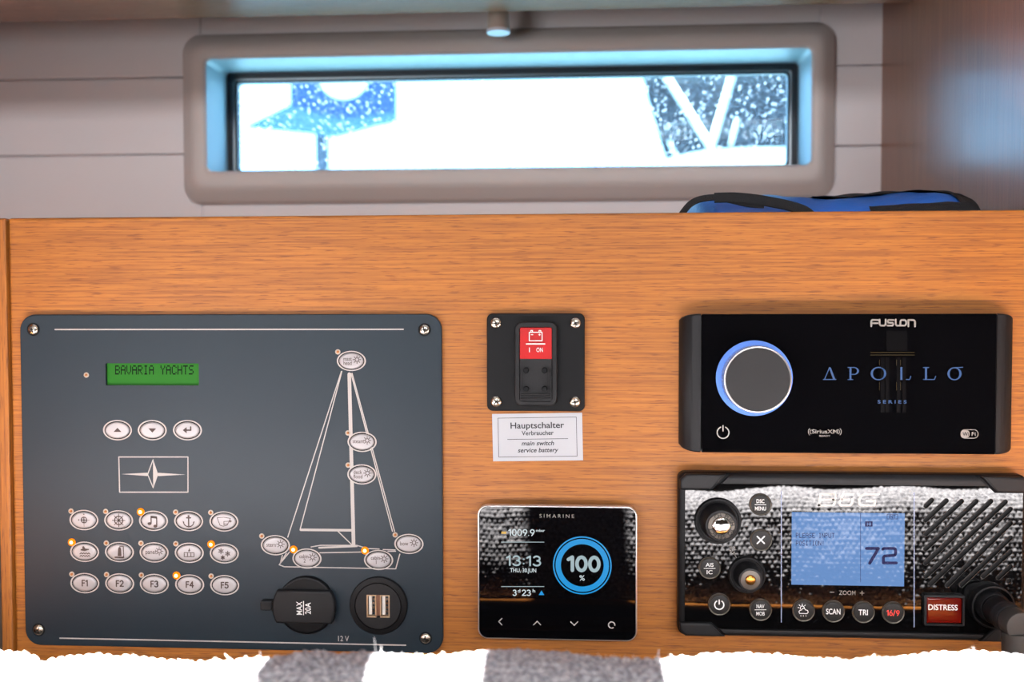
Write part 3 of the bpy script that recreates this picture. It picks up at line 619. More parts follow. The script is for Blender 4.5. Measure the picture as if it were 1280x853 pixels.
# ================================================================== battery monitor
d = .011; x0, x1 = W(597, 715, d).x, W(796.6, 715, d).x; z0, z1 = W(697, 801, d).z, W(697, 632.8, d).z
BM = thing('battery_monitor', 'black glass battery monitor with silver rim showing a blue 100 percent ring', 'display', ((x0+x1)/2, 0, z0))
ins = lambda i: rr(x0, x1, z0, z1, .0062, 8, i)
MB().plate(ins(.0014), 0, -.006).build('housing', M['black'], BM)
MB().plate(ins(0), -.006, -d+.0003, .0007, 3, inset=ins).build('rim', M['silver'], BM)
i2 = lambda i: rr(x0, x1, z0, z1, .0062, 8, i+.0008)
MB().plate(i2(0), -d+.001, -d, .0003, 2, inset=i2).build('glass', M['blackgloss'], BM)
def scr(items, m, nm, parent, dd):
    mb = MB(); items(mb, dd); return mb.build(nm, M[m], parent, 0)
def T(*a, **k): return lambda mb, dd: text(mb, *a[:4], dd, *a[4:], **k)
def seq(*fs): 
    def f(mb, dd):
        for q in fs: q(mb, dd)
    return f
def DG(*a): return lambda mb, dd: digits(mb, a[0], a[1], a[2], a[3], dd, a[4], a[5])
def SL(lines, w_): return lambda mb, dd: mb.strokes(plines(lines, dd), w_*mpp(dd), -dd-.00012)
def RG(px, py, ro_, ri_, a0=0, a1=2*math.pi): return lambda mb, dd: mb.ring(W(px, py, dd).x, W(px, py, dd).z, ro_*mpp(dd, px, py), ri_*mpp(dd, px, py), -dd-.00013, 64, a0=a0, a1=a1)
def PG(pts): return lambda mb, dd: mb.flat([(W(x, y, dd).x, W(x, y, dd).z) for x, y in pts], -dd-.00013)
scr(seq(T('S I M A R I N E', 696, 645.3, 4.4, 43, .004)), 'grey_txt', 'maker_lettering', BM, d)
FIG = (DG('1009.9', 651.9, 666, 9, 33.5, 1.25), T('mbar', 675.6, 663.4, 3.2, 11, .012), T('THU, 30.JUN', 653.9, 713.2, 5, 32.6, .012), DG('3', 643.4, 741.3, 8.2, 5.6, 1.2), T('d', 648.8, 738.8, 4.2, 3.2, .01), DG('23', 658, 741.3, 8.2, 12, 1.2), T('h', 667.4, 738.8, 4.2, 3.2, .01), T('%', 727.6, 722.8, 6.6, 6.6, .01))
for q_ in (seq(*FIG[:2]), FIG[2], seq(*FIG[3:7]), FIG[7]): scr(q_, 'scr_white', 'screen_figures', BM, d)
scr(DG('13:13', 654.6, 701.3, 14, 45, 2.1), 'scr_grey', 'screen_clock', BM, d); scr(DG('100', 729.6, 705.2, 21.8, 43.4, 4.4), 'scr_grey', 'screen_percentage', BM, d)
for q_ in (678, 733.6): scr(SL([[(626.8, q_), (680, q_)]], .8), 'scr_grey', 'screen_rule', BM, d)
scr(seq(RG(727.8, 707.1, 36.5, 34.8), RG(727.8, 707.1, 33.2, 26.6), PG([(673.4, 744.2), (680.4, 744.2), (676.9, 738.4)])), 'scr_blue', 'charge_ring', BM, d)
scr(PG([(626.8, 664.8), (632.9, 664.8), (632.9, 667.6), (626.8, 667.6)]), 'scr_amber', 'screen_marker', BM, d)
for f_i in (SL([[(627.4, 773.4), (623.4, 777.4), (627.4, 781.4)]], 1.2), SL([[(667, 781.4), (671.4, 777), (675.8, 781.4)]], 1.2), SL([[(713.4, 777.6), (717.8, 782), (722.2, 777.6)]], 1.2), RG(764.6, 781.6, 4.6, 3.2, -.2, 5.4)):
    scr(f_i, 'print', 'touch_key', BM, d)

# ================================================================== marine stereo
d = .0105; gx0, gx1 = W(876, 480, d).x, W(1246, 480, d).x; z0, z1 = W(1060, 567.2, d).z, W(1060, 392.4, d).z
cw = .0118
ST = thing('marine_stereo', 'black glass marine stereo with large rotary dial ringed in blue', 'stereo', ((gx0+gx1)/2, 0, z0))
MB().box; mb = MB(); mb.box(gx0-.001, gx1+.001, -d+.0012, 0, z0+.0008, z1-.0008); mb.build('body', M['black'], ST, 0)
ins = lambda i: rr(gx0+.0004, gx1-.0004, z0, z1, .0008, 3, i)
MB().plate(ins(0), -d+.0014, -d, .0004, 2, inset=ins).build('glass', M['blackgloss'], ST)
for s_, gx in ((-1, gx0), (1, gx1)):
    n = 8; loops = []
    for k in range(n+1):
        t = k/n; xx = gx+s_*cw*t; yy = -d+.0002+(d-.002)*(1-math.sqrt(max(1-t*t, 0)))*1.0; ii = .0042*(1-math.sqrt(max(1-t*t*.99, 0)))
        loops.append((xx, yy, ii))
    mb = MB(); v = []; f = []
    for xx, yy, ii in loops: v += [(xx, 0, z0+ii), (xx, yy+.0008, z0+ii), (xx, yy, z0+ii+.0008), (xx, yy, z1-ii-.0008), (xx, yy+.0008, z1-ii), (xx, 0, z1-ii)]
    for k in range(n):
        for i in range(5): f.append((k*6+i, k*6+i+1, k*6+i+7, k*6+i+6))
    f.append(tuple(range(n*6, n*6+6))); mb.add(v, f); mb.build('end_cap', M['black2'], ST, 40)
c = W(942.6, 473, d); k = mpp(d, 942, 473)
mb = MB(); mb.ring(c.x, c.z, 47.6*k, 36*k, -d-.0006, 64); mb.lathe(c.x, c.z, [(47.6*k, -d), (47.6*k, -d-.0005)], 64); mb.f.pop(); mb.build('light_ring', M['blueglow'], ST, 0)
kr = 41.6*k; dt = d+.0125
mb = MB(); mb.lathe(c.x, c.z, [(kr*.985, -d-.0005), (kr*.985, -dt+.0022), (kr, -dt+.0012), (kr*.99, -dt+.0002), (kr*.97, -dt), (kr*.945, -dt), (kr*.935, -dt+.0004)], 72); mb.f.pop(); dial = mb.build('dial', M['silver'], ST, 40)
mb = MB(); mb.lathe(c.x, c.z, [(kr*.94, -dt+.0006), (kr*.93, -dt+.0003), (kr*.3, -dt+.0002), (kr*.01, -dt+.0002)], 72); mb.build('dial_face', M['knobgrey'], dial, 40)
mb = MB()
for i in range(72):
    a = 2*math.pi*i/72; ca, sa = math.cos(a), math.sin(a); q = kr*.985; t = kr*.018
    mb.add([(c.x+q*ca-t*sa, -d-.001, c.z+q*sa+t*ca), (c.x+q*ca+t*sa, -d-.001, c.z+q*sa-t*ca), (c.x+(q+.0004)*ca, -d-.001, c.z+(q+.0004)*sa), (c.x+q*ca-t*sa, -dt+.0026, c.z+q*sa+t*ca), (c.x+q*ca+t*sa, -dt+.0026, c.z+q*sa-t*ca), (c.x+(q+.0004)*ca, -dt+.0026, c.z+(q+.0004)*sa)], [(0,2,5,3),(2,1,4,5),(3,5,4)])
o = mb.build('dial_knurling', M['silver'], dial, 0); o['kind'] = 'stuff'
# printed and lit graphics
FU = [[(1097.6, 400.2), (1090.2, 400.2), (1089, 401.8), (1089, 408.2)], [(1089, 404.2), (1097, 404.2)], [(1099.4, 399.6), (1099.4, 405.6), (1101, 407.2), (1105.4, 407.2), (1107, 405.6), (1107, 399.6)],
      [(1117, 400.2), (1110.4, 400.2), (1109.4, 401.4), (1110.4, 403.7), (1115.6, 403.7), (1116.6, 405.4), (1115.6, 407.2), (1109.2, 407.2)], [(1119.6, 399.6), (1119.6, 405.6), (1121, 407.2), (1131, 407.2), (1132.6, 405.6), (1132.6, 401.8), (1131, 400.2), (1126.8, 400.2), (1125.4, 401.8), (1125.4, 405.4)],
      [(1135.4, 408.2), (1135.4, 400.2), (1142, 400.2), (1143.6, 401.8), (1143.6, 408.2)]]
scr(SL(FU, 2.1), 'grey_txt', 'maker_lettering', ST, d)
def serif(pts, w_): return SL(pts, w_)
AP = [  # thick strokes, then thin strokes of the display title
 (2.3, [[(1037.6, 460.6), (1042.6, 474)], [(1063, 460.2), (1063, 474)], [(1126.6, 460.2), (1126.6, 474)], [(1157.4, 460.2), (1157.4, 474)]]),
 (1.0, [[(1037, 459.4), (1030.6, 474.4)], [(1029, 474.6), (1044.8, 474.6)], [(1060, 459.6), (1068, 459.6)], [(1060, 474.7), (1066, 474.7)], [(1063, 468.2), (1068, 468.2)],
        [(1123.4, 459.7), (1130, 459.7)], [(1123.4, 474.6), (1137, 474.6), (1138.4, 470.6)], [(1154.2, 459.7), (1160.8, 459.7)], [(1154.2, 474.6), (1168, 474.6), (1169.4, 470.6)], [(1193, 459.8), (1203.2, 459.4)]])]
def ell(cx, cy, a, b, t, n=32):
    def f(mb, dd):
        c_ = W(cx, cy, dd); k_ = mpp(dd, cx, cy); v = []
        for i in range(n+1):
            q = 2*math.pi*i/n; v += [(c_.x+a*k_*math.cos(q), -dd-.00013, c_.z+b*k_*math.sin(q)), (c_.x+(a-t*(.35+.65*abs(math.cos(q))))*k_*math.cos(q), -dd-.00013, c_.z+(b-t*.45)*k_*math.sin(q))]
        mb.add(v, [(2*i, 2*i+2, 2*i+3, 2*i+1) for i in range(n)])
    return f
def bowl(mb, dd):
    c_ = W(1067.6, 464, dd); k_ = mpp(dd, 1067, 464); v = []
    for i in range(17):
        q = -math.pi/2+math.pi*i/16; v += [(c_.x+6*k_*math.cos(q), -dd-.00013, c_.z+4.8*k_*math.sin(q)), (c_.x+3.6*k_*math.cos(q), -dd-.00013, c_.z+3.8*k_*math.sin(q))]
    mb.add(v, [(2*i, 2*i+2, 2*i+3, 2*i+1) for i in range(16)])
scr(seq(SL(AP[0][1], AP[0][0]), SL(AP[1][1], AP[1][0]), ell(1098, 467.2, 9.6, 8.4, 2.8), ell(1193, 467.4, 8.7, 8.2, 2.8), bowl, T('S E R I E S', 1115, 502.6, 4.2, 35.6, .012)), 'scr_apollo', 'screen_title', ST, d)
for xq in (1101, 1107, 1121, 1128): scr(PG([(xq, 447), (xq+4.4, 447), (xq+4.4, 516), (xq, 516)]), 'scr_dim', 'screen_column', ST, d)
scr(PG([(1108, 414), (1134, 414), (1134, 439), (1108, 439)]), 'scr_dim', 'screen_column', ST, d)
scr(seq(SL([[(1088, 440.8), (1143, 440.8)], [(1088, 444), (1143, 444)]], .45), SL([[(x, 450), (x, 457)] for x in (1099.3, 1120.6, 1125.6, 1130.6)]+[[(x, 478), (x, 488)] for x in (1099.3, 1104.7, 1120.6, 1125.6, 1130.6)], .35)), 'scr_gold', 'screen_column_lines', ST, d)
scr(seq(T('SiriusXM', 1031, 539.6, 5.2, 32, .014), T('READY', 1031, 545.2, 2, 14, .02), SL([arc(1015.5, 540, 3, 120, 240, 6), arc(1015.5, 540, 5.2, 130, 230, 6), arc(1046.5, 540, 3, -60, 60, 6), arc(1046.5, 540, 5.2, -50, 50, 6)], .8)), 'grey_txt', 'radio_badge', ST, d)
wifi = [(p, q) for p, q in rr(1201, 1222.6, 537.4, 548, 5.2, 6)]
scr(seq(SL([wifi+[wifi[0]]], .9), PG(rr(1201.5, 1212, 538, 547.4, 4, 5)[:]), T('Fi', 1217, 542.8, 5, 5, .012)), 'grey_txt', 'wireless_badge', ST, d)
mb = MB(); text(mb, 'Wi', 1206.8, 542.8, 5, d, 7.4, .012, lift=.0003); mb.build('wireless_badge_letters', M['gap'], ST, 0)
scr(seq(RG(903.8, 541, 8, 6.6, math.pi/2+.35, math.pi*2.5-.35), SL([[(903.8, 532.4), (903.8, 539)]], 1.5)), 'logo', 'power_symbol', ST, d)

# ================================================================== vhf radio
d = .0130; k = mpp(d, 1065, 695)
ox0, ox1 = W(848.3, 695, d).x, W(1284.5, 695, d).x; oz0, oz1 = W(1065, 800, d).z, W(1065, 593, d).z
VH = thing('marine_radio', 'black marine VHF radio with pale blue screen, two knobs and slotted speaker', 'radio', ((ox0+ox1)/2, 0, oz0))
ins = lambda i: rr(ox0, ox1, oz0, oz1, .0042, 6, i)
MB().plate(ins(.001), 0, -.0035).build('gasket', M['black'], VH)
MB().plate(ins(0), -.0035, -d+.0015, .0025, 4, inset=ins).build('housing', M['black'], VH, 40)
fx0_, fx1_ = W(856.2, 700, d).x, W(1277.5, 700, d).x; fza, fzb = W(1065, 788.5, d).z, W(1065, 607.3, d).z
chx, chz = 40*k, 7.6*k       # notches the face leaves for the corner caps
face = [(fx0_, fza+chz), (fx0_+chx-6*k, fza+chz), (fx0_+chx+2*k, fza), (fx1_-chx-2*k, fza), (fx1_-chx+6*k, fza+chz), (fx1_, fza+chz), (fx1_, fzb-chz), (fx1_-chx+6*k, fzb-chz), (fx1_-chx-2*k, fzb), (fx0_+chx+2*k, fzb), (fx0_+chx-6*k, fzb-chz), (fx0_, fzb-chz)]
SLOTS = [(1164.6, 625.5, 1157.4, 632.8), (1182.9, 626.2, 1156.9, 650.8), (1201.9, 626.9, 1156.9, 668.4), (1220.2, 626.9, 1156.9, 686.7), (1238.5, 626.9, 1156.9, 704.3), (1256.8, 627.6, 1156.9, 721.2),
         (1263.1, 636.7, 1163.2, 730.4), (1263.1, 654.3, 1184, 732), (1263.1, 672.6, 1202, 731.5), (1263.1, 690.2, 1228.8, 720.8), (1263.1, 708.5, 1248, 722.4), (1261.6, 726, 1260.4, 727)]
def capsule(a, b, r, n=6):
    t = math.atan2(b[1]-a[1], b[0]-a[0]); p = []
    for cc, s_ in ((b, -math.pi/2), (a, math.pi/2)):
        for i in range(n+1): q = t+s_+math.pi*i/n; p.append((cc[0]+r*math.cos(q), cc[1]+r*math.sin(q)))
    return p
holes = [capsule((W(a, b, d).x, W(a, b, d).z), (W(e_, g_, d).x, W(e_, g_, d).z), 2.9*k) for a, b, e_, g_ in SLOTS]
sx0_, sx1_, sz0_, sz1_ = rect_px(989.4, 641.2, 1130.4, 732.2, d)
mb = MB(); mb.plate(face, -d+.004, -d, holes=holes, hole_y=-d+.005); fc = mb.build('face', M['radioglass'], VH, 30)
p0, p1 = W(1148, 738, d), W(1272, 618, d)
mb = MB(); mb.box(p0.x, p1.x, -d+.0045, -d+.0052, p0.z, p1.z); mb.build('speaker_back', M['gap'], VH, 0)
for h in holes:      # raised lip round each speaker slot
    mb = MB(); n = len(h); cx_, cz_ = sum(p[0] for p in h)/n, sum(p[1] for p in h)/n
    mb.strokes([h+[h[0]]], .00025, -d-.00008); mb.build('speaker_slot', M['slot_lip'], VH, 0)
# bezel bars and the four corner caps
for zz, s_ in ((fzb, 1), (fza, -1)):
    ze = oz1 if s_ > 0 else oz0
    mb = MB(); prof = [(-d+.002, ze-s_*.0004), (-d-.0008, ze-s_*.0018), (-d-.0016, ze-s_*.0034), (-d-.0014, zz+s_*.0006), (-d+.001, zz+s_*.0002)]
    xa, xb = fx0_+chx+4*k, fx1_-chx-4*k; n = len(prof)
    xo = 8*k if s_ else 0
    mb.add([(xa+(zq-zz)*s_*1.0, y, zq) for y, zq in prof]+[(xb-(zq-zz)*s_*1.0, y, zq) for y, zq in prof], [(i, i+1, n+i+1, n+i) for i in range(n-1)]+[tuple(range(n)), tuple(range(n, 2*n))]); mb.build('bezel_bar', M['black2'], VH, 40)
    for t_ in (1, -1):
        xe = ox0 if t_ > 0 else ox1; xi = fx0_ if t_ > 0 else fx1_; zi = zz-s_*chz
        out = [(xe+t_*.0006, zi+s_*.0003), (xi+t_*(chx-6.6*k), zi+s_*.0003), (xi+t_*(chx+11*k), ze-s_*.0006), (xe+t_*.004, ze-s_*.0006), (xe+t_*.0006, ze-s_*.004)]
        if t_*s_ < 0: out = out[::-1]
        cx_, cz_ = sum(p[0] for p in out)/5, sum(p[1] for p in out)/5
        def shrink(i, out=out, cx_=cx_, cz_=cz_):
            r = []
            m_ = len(out); ar = sum(out[j][0]*out[(j+1) % m_][1]-out[(j+1) % m_][0]*out[j][1] for j in range(m_)); sg = 1 if ar > 0 else -1
            for j in range(m_):
                a_, b_, c_ = Vector(out[j-1]), Vector(out[j]), Vector(out[(j+1) % m_])
                e1, e2 = (b_-a_).normalized(), (c_-b_).normalized(); n1, n2 = Vector((-e1.y, e1.x))*sg, Vector((-e2.y, e2.x))*sg
                bs = (n1+n2); bs = bs/max(bs.length_squared/2, .3); r.append(tuple(b_+bs*i))
            return r
        mb = MB(); mb.plate(out, -d+.002, -d-.0017, .0014, 3, inset=shrink); cap = mb.build('corner_cap', M['black2'], VH, 40)
        pa = (xi+t_*(chx-9.5*k), zi+s_*.0006); pb = (xi+t_*(chx+5.5*k), ze-s_*.0014)
        mb = MB(); mb.strokes([[pa, pb]], .0005, -d-.00175); mb.build('cap_groove', M['gap'], cap, 0)
# radio screen
DS = d+.0002
mb = MB(); mb.box(sx0_, sx1_, -DS, -d+.001, sz0_, sz1_); ls = mb.build('screen', M['lcd_blue'], VH, 0)
mb = MB(); dots(mb, 'PLEASE INPUT', 994.8, 1043, 666.6, 672.6, DS); dots(mb, 'POSITION!', 994.8, 1030.5, 676.2, 682.4, DS); mb.build('screen_lettering', M['lcd_navy'], ls, 0)
mb = MB(); SL([[(1083, 685.9), (1098, 685.9), (1087, 704.4)]], 3.7)(mb, DS); SL([[(1103.4, 687), (1104.6, 685.9), (1118, 685.9), (1119.4, 687.4), (1119.4, 693), (1118, 694.4), (1105.6, 695.4), (1104.2, 697), (1104.2, 704), (1120.4, 704)]], 3.5)(mb, DS); mb.build('channel_number', M['lcd_navy'], ls, 0); mb = MB()
PG([(1081.3, 652), (1090.6, 652), (1090.6, 658.6), (1081.3, 658.6)])(mb, DS); mb.build('screen_badge', M['lcd_navy'], ls, 0); mb = MB(); SL([[(1108.8, 643.2), (1122, 643.2), (1122, 649), (1108.8, 649), (1108.8, 643.2)]], .6)(mb, DS); text(mb, 'INT', 1115.4, 646.1, 4.2, DS, 8, .012); mb.build('screen_badge', M['lcd_navy'], ls, 0); mb = MB(); SL([[(1075.6, 641.5), (1075.6, 728)]], .5)(mb, DS); mb.build('screen_divider', M['lcd_navy'], ls, 0)
mb = MB(); text(mb, 'HI', 1086, 655.3, 4, DS, 4.6, .02, lift=.0003); mb.build('screen_badge_letters', M['lcd_blue'], ls, 0)
# maker's letters, slanted
sh = .16
def slant(lines, base=634): return [[(x+(base-y)*sh*1.0, y) for x, y in ln] for ln in lines]
BG = slant([[(1023.2, 632), (1023.2, 618), (1040, 618), (1042, 620), (1042, 623.4), (1040, 625), (1023.2, 625)], [(1040, 625), (1042.4, 626.8), (1042.4, 630), (1040.4, 632), (1023.2, 632)],
            [(1064, 618), (1052, 618), (1050, 620), (1050, 623.4), (1052, 625), (1060, 625)], [(1051, 625), (1048.6, 627), (1048.6, 630), (1050.6, 632), (1062, 632), (1064, 630), (1064, 624.4)],
            [(1096, 618), (1078, 618), (1074, 621), (1072.4, 625), (1073.4, 630), (1076, 632), (1092.6, 632), (1092.6, 626.4), (1082, 626.4)]])
scr(SL(BG, 2.9), 'logo', 'maker_lettering', VH, d)
for x, ya, yb in ((976.6, 614.6, 778), (1142.6, 616, 784)): scr(SL([[(x, ya), (x, yb)]], 1.2), 'line_blue', 'divider_line', VH, d)
scr(seq(T('VOL', 915.8, 685.4, 4.4, 8, .012), T('SQL', 915.8, 690.6, 4.4, 8, .012), SL([[(918.4, 693.6), (920.6, 697.6)]], .6)), 'grey_txt', 'knob_lettering', VH, d)
scr(seq(T('ZOOM', 1059, 741.4, 5.4, 20.4, .004), SL([[(1037.6, 740.6), (1042.4, 740.6)], [(1075, 741.8), (1080, 741.8)], [(1077.5, 739.2), (1077.5, 744.4)]], .8)), 'grey_txt', 'zoom_lettering', VH, d)
def rbtn(px, py, fn, m='white', r=13.9):
    c_ = W(px, py, d); kk = mpp(d, px, py)
    mb = MB(); mb.lathe(c_.x, c_.z, [(r*kk, -d), (r*kk, -d-.0009), (r*kk*.95, -d-.0012), (r*kk*.88, -d-.0010)], 36); mb.f.pop(); o_ = mb.build('key', M['btnrim'], VH, 40)
    mb = MB(); mb.lathe(c_.x, c_.z, [(r*kk*.88, -d-.0006), (r*kk*.86, -d-.0012), (r*kk*.7, -d-.0014), (r*kk*.02, -d-.0014)], 36); mb.build('key_cap', M['radiobtn'], o_, 40)
    mb = MB(); fn(mb, d+.0015); mb.build('key_marking', M[m], o_, 0)
def two(a, b, x, y): return seq(T(a, x, y-4.4, 4.8, 2.7*len(a)+1.6, .01), T(b, x, y+4.8, 4.8, 3.2*len(b)+.8, .01), SL([[(x-7, y), (x+7, y)]], .7))
rbtn(950.5, 630.8, two('DSC', 'MENU', 950.5, 631.2)); rbtn(951, 675.2, SL([[(946.6, 671), (955.4, 679.6)], [(955.4, 671), (946.6, 679.6)]], 1.7))
rbtn(887, 710.1, two('AIS', 'IC', 887, 710.8)); rbtn(950.5, 762.3, two('NAV', 'MOB', 950.5, 762.6))
rbtn(899, 755.6, seq(RG(899, 756.4, 6.4, 4.9, math.pi/2+.5, math.pi*2.5-.5), SL([[(899, 750.4), (899, 755.4)]], 1.6)))
def weather(mb, dd):
    SL([[(999.6, 767.2), (998.6, 765), (1000, 763.2), (1001.6, 763), (1003, 761), (1005.4, 760.8), (1007, 762.8), (1009.4, 763.4), (1010.2, 765.6), (1008.8, 767.4), (999.6, 767.2)], arc(1002.8, 760.4, 2.6, 150, 350, 6), [(1002.8, 756.4), (1002.8, 755.4)], [(999.8, 757.4), (999, 756.6)], [(998.6, 760), (997.6, 759.8)], [(1005.8, 757.4), (1006.6, 756.6)]], .9)(mb, dd)
    SL([[(1001, 770), (1001, 770.5)], [(1004.2, 770), (1004.2, 770.5)], [(1007.4, 770), (1007.4, 770.5)]], .9)(mb, dd)
rbtn(1004.2, 763.4, weather); rbtn(1041.5, 764.3, T('SCAN', 1041.5, 764.8, 7, 17.6, .012)); rbtn(1078.9, 765.2, T('TRI', 1078.9, 765.8, 7, 11.4, .012)); rbtn(1116.1, 765.9, DG('16/9', 1116.3, 766.6, 7.6, 16.4, .95), 'redtext')
# channel knob and volume knob
def knob(px, py, rb, rf, depth, centre, cm, txt=None):
    c_ = W(px, py, d); kk = mpp(d, px, py); y0_ = -d; y1_ = -d-depth; kf = mpp(d+depth, px, py)/kk
    mb = MB(); mb.lathe(c_.x, c_.z, [(rb*kk, y0_), (rb*kk, y0_-.0012), (rb*.965*kk, y0_-.002), (rb*.90*kk, y0_-.0020), (rb*.88*kk, y0_-.0008), (rb*.6*kk, y0_-.0004)], 48); o_ = mb.build('knob_base', M['black'], VH, 40)
    R1 = rf*kf*kk
    mb = MB(); mb.lathe(c_.x, c_.z, [(R1*1.18, y0_-.0002), (R1*1.14, y0_-depth*.45), (R1*1.04, y1_+.0012), (R1, y1_+.0002), (R1*.94, y1_), (R1*.88, y1_), (R1*.86, y1_+.0004), (R1*.84, y1_+.0004)], 48); kn = mb.build('knob', M['black2'], VH, 40)
    mb = MB(); mb.lathe(c_.x, c_.z, [(R1*.85, y1_+.0005), (R1*.83, y1_+.0001), (R1*centre*1.12, y1_-.0002), (R1*centre*1.1, y1_+.0003)], 48); mb.build('knob_face', M['gun'], kn, 40)
    mb = MB(); rc = R1*centre; mb.lathe(c_.x, c_.z, [(rc*1.06, y1_+.0003), (rc, y1_-.0003), (rc*.8, y1_-.0006), (rc*.4, y1_-.0009), (rc*.02, y1_-.001)], 32); mb.build('push_button', M[cm], kn, 60)
    if txt:
        mb = MB(); rr_ = R1*.7
        for i, ch in enumerate(txt):
            a = math.radians(118-i*17.5)
            if ch == ' ': continue
            v_, f_2 = glyphs(ch, .012); s_ = .0023/.7
            xm = (min(p[0] for p in v_)+max(p[0] for p in v_))/2; b_ = a-math.pi/2
            mb.add([(c_.x+rr_*math.cos(a)+((p[0]-xm)*math.cos(b_)-(p[1]-.35)*math.sin(b_))*s_, y1_-.0003, c_.z+rr_*math.sin(a)+((p[0]-xm)*math.sin(b_)+(p[1]-.35)*math.cos(b_))*s_) for p in v_], f_2)
        mb.build('knob_lettering', M['gap'], kn, 0)
knob(897.2, 651.2, 29, 19.7, .0150, .56, 'mirror', 'CH PUSH TO SELECT'); knob(933.5, 718.4, 23, 14.6, .0125, .42, 'brass')
# distress key under its red cover
a0, a1, b0, b1 = rect_px(1153, 742.6, 1204, 781.4, d); ins = lambda i: rr(a0, a1, b0, b1, .001, 3, i)
mb = MB(); mb.plate(ins(0), -d, -d-.003, .0005, 2, holes=[rr(a0+.0014, a1-.0014, b0+.0014, b1-.0014, .0004, 2)], hole_y=-d, inset=ins); dk_ = mb.build('distress_frame', M['black2'], VH)
i_ = lambda i: rr(a0+.0015, a1-.0015, b0+.0015, b1-.0015, .0008, 3, i); MB().plate(i_(0), -d, -d-.0026, .0012, 3, inset=i_).build('distress_cover', M['distress'], dk_, 40)
mb = MB(); text(mb, 'DISTRESS', 1178.6, 759.6, 7, d+.0027, 36, .014); mb.build('distress_lettering', M['white'], dk_, 0)
# handset socket on the radio
c = W(1237.2, 756.2, d)
mb = MB(); mb.lathe(c.x, c.z, [(27*k, -d), (27*k, -d-.0045), (26.4*k, -d-.0055), (24.5*k, -d-.0056), (23.6*k, -d-.004), (20*k, -d-.002), (1*k, -d-.002)], 48); mb.build('handset_socket', M['black'], VH, 40)

# ================================================================== handset plug and lead
PL = thing('handset_plug', 'black right-angled handset plug screwed into the radio, lead hanging down', 'plug', (c.x, -d-.002, c.z))
def turned(prof, nm, m, parent):
    mb = MB(); mb.lathe(c.x, c.z, [(r*1.1, -d+(q+d)*.74) for r, q in prof], 36); return mb.build(nm, m, parent, 40)
y = -d
turned([(18*k, y-.0022), (17.6*k, y-.010), (16.6*k, y-.012)], 'collar', M['black2'], PL)
turned([(15.6*k, y-.0121), (16.4*k, y-.0128), (16.4*k, y-.0150), (15.4*k, y-.0158), (15.2*k, y-.026), (14.6*k, y-.027)], 'plug_body', M['black'], PL)
for i in range(3): turned([(15.6*k, y-.0272-i*.0042), (16.6*k, y-.0280-i*.0042), (16.6*k, y-.0298-i*.0042), (15.4*k, y-.0308-i*.0042)], 'grip_ring', M['black2'], PL)
turned([(15*k, y-.0400), (15.8*k, y-.042), (15.8*k, y-.054), (14.8*k, y-.0556), (13.6*k, y-.0558), (.5*k, y-.0554)], 'elbow', M['elbow'], PL)
yy = y-.0485*.74
mb = MB(); n = 18; pts = [(c.x+.0005*math.sin(i*.5), yy+.004*(i/n)**2, c.z-.004-i*.0055) for i in range(n+1)]
mb.tube(pts[:8], [.0079]*3+[.0082, .0076, .0082, .0074, .0070], 20); mb.build('strain_relief', M['elbow'], PL, 40)
mb = MB(); mb.tube(pts[6:], .0036, 14); mb.build('lead', M['black'], PL, 40)

# ================================================================== bag lying on the shelf
YG = .085; sil = [(857, 263), (868, 250.5), (880, 247), (905, 245.5), (940, 245.5), (975, 248), (1010, 250.5), (1060, 247.5), (1110, 243.5), (1150, 241.5), (1180, 244.5), (1200, 250), (1211, 262)]
bx = [W(x, y_, -YG).x for x, y_ in sil]; bz = [W(x, y_, -YG).z for x, y_ in sil]
BG_ = thing('fabric_bag', 'blue nylon bag with black webbing lying flat on the shelf', 'bag', ((bx[0]+bx[-1])/2, YG, ZS))
def bag_loft(xa, xb, a0, a1, grow, nm, m, nx=90, na=22):
    mb = MB(); v = []
    for i in range(nx+1):
        x = xa+(xb-xa)*i/nx; h = float(np.interp(x, bx, bz))-ZS; t = (x-bx[0])/(bx[-1]-bx[0]); dy = .055*min(1, (max(t*(1-t), 0)*14)**.5)+.004
        for j in range(na+1):
            a = a0+(a1-a0)*j/na; fold = .0007*math.sin(x*95+j*.8)*math.sin(a)+.0004*math.sin(x*210-j*1.3)
            v.append((x, YG-(dy+grow)*math.cos(a)*(1+.02*math.sin(x*60)), max(ZS+.0003, ZS+(h+grow)*abs(math.sin(a))**.75+fold*math.sin(a))))
    q = na+1; mb.add(v, [(i*q+j, (i+1)*q+j, (i+1)*q+j+1, i*q+j+1) for i in range(nx) for j in range(na)])
    return mb.build(nm, m, BG_, 60)
bag_loft(bx[0], bx[-1], 0, math.pi, 0, 'bag_body', M['bagblue'])
xx = lambda px: W(px, 250, -YG).x
bag_loft(xx(1005), xx(1209), 1.15, 2.6, .0012, 'zip_edge', M['bagblack'])
bag_loft(xx(1165), bx[-1]+.001, .0, 3.0, .001, 'end_panel', M['bagblack'])
bag_loft(xx(1060), xx(1170), .35, .62, .001, 'piping', M['bagblack'])
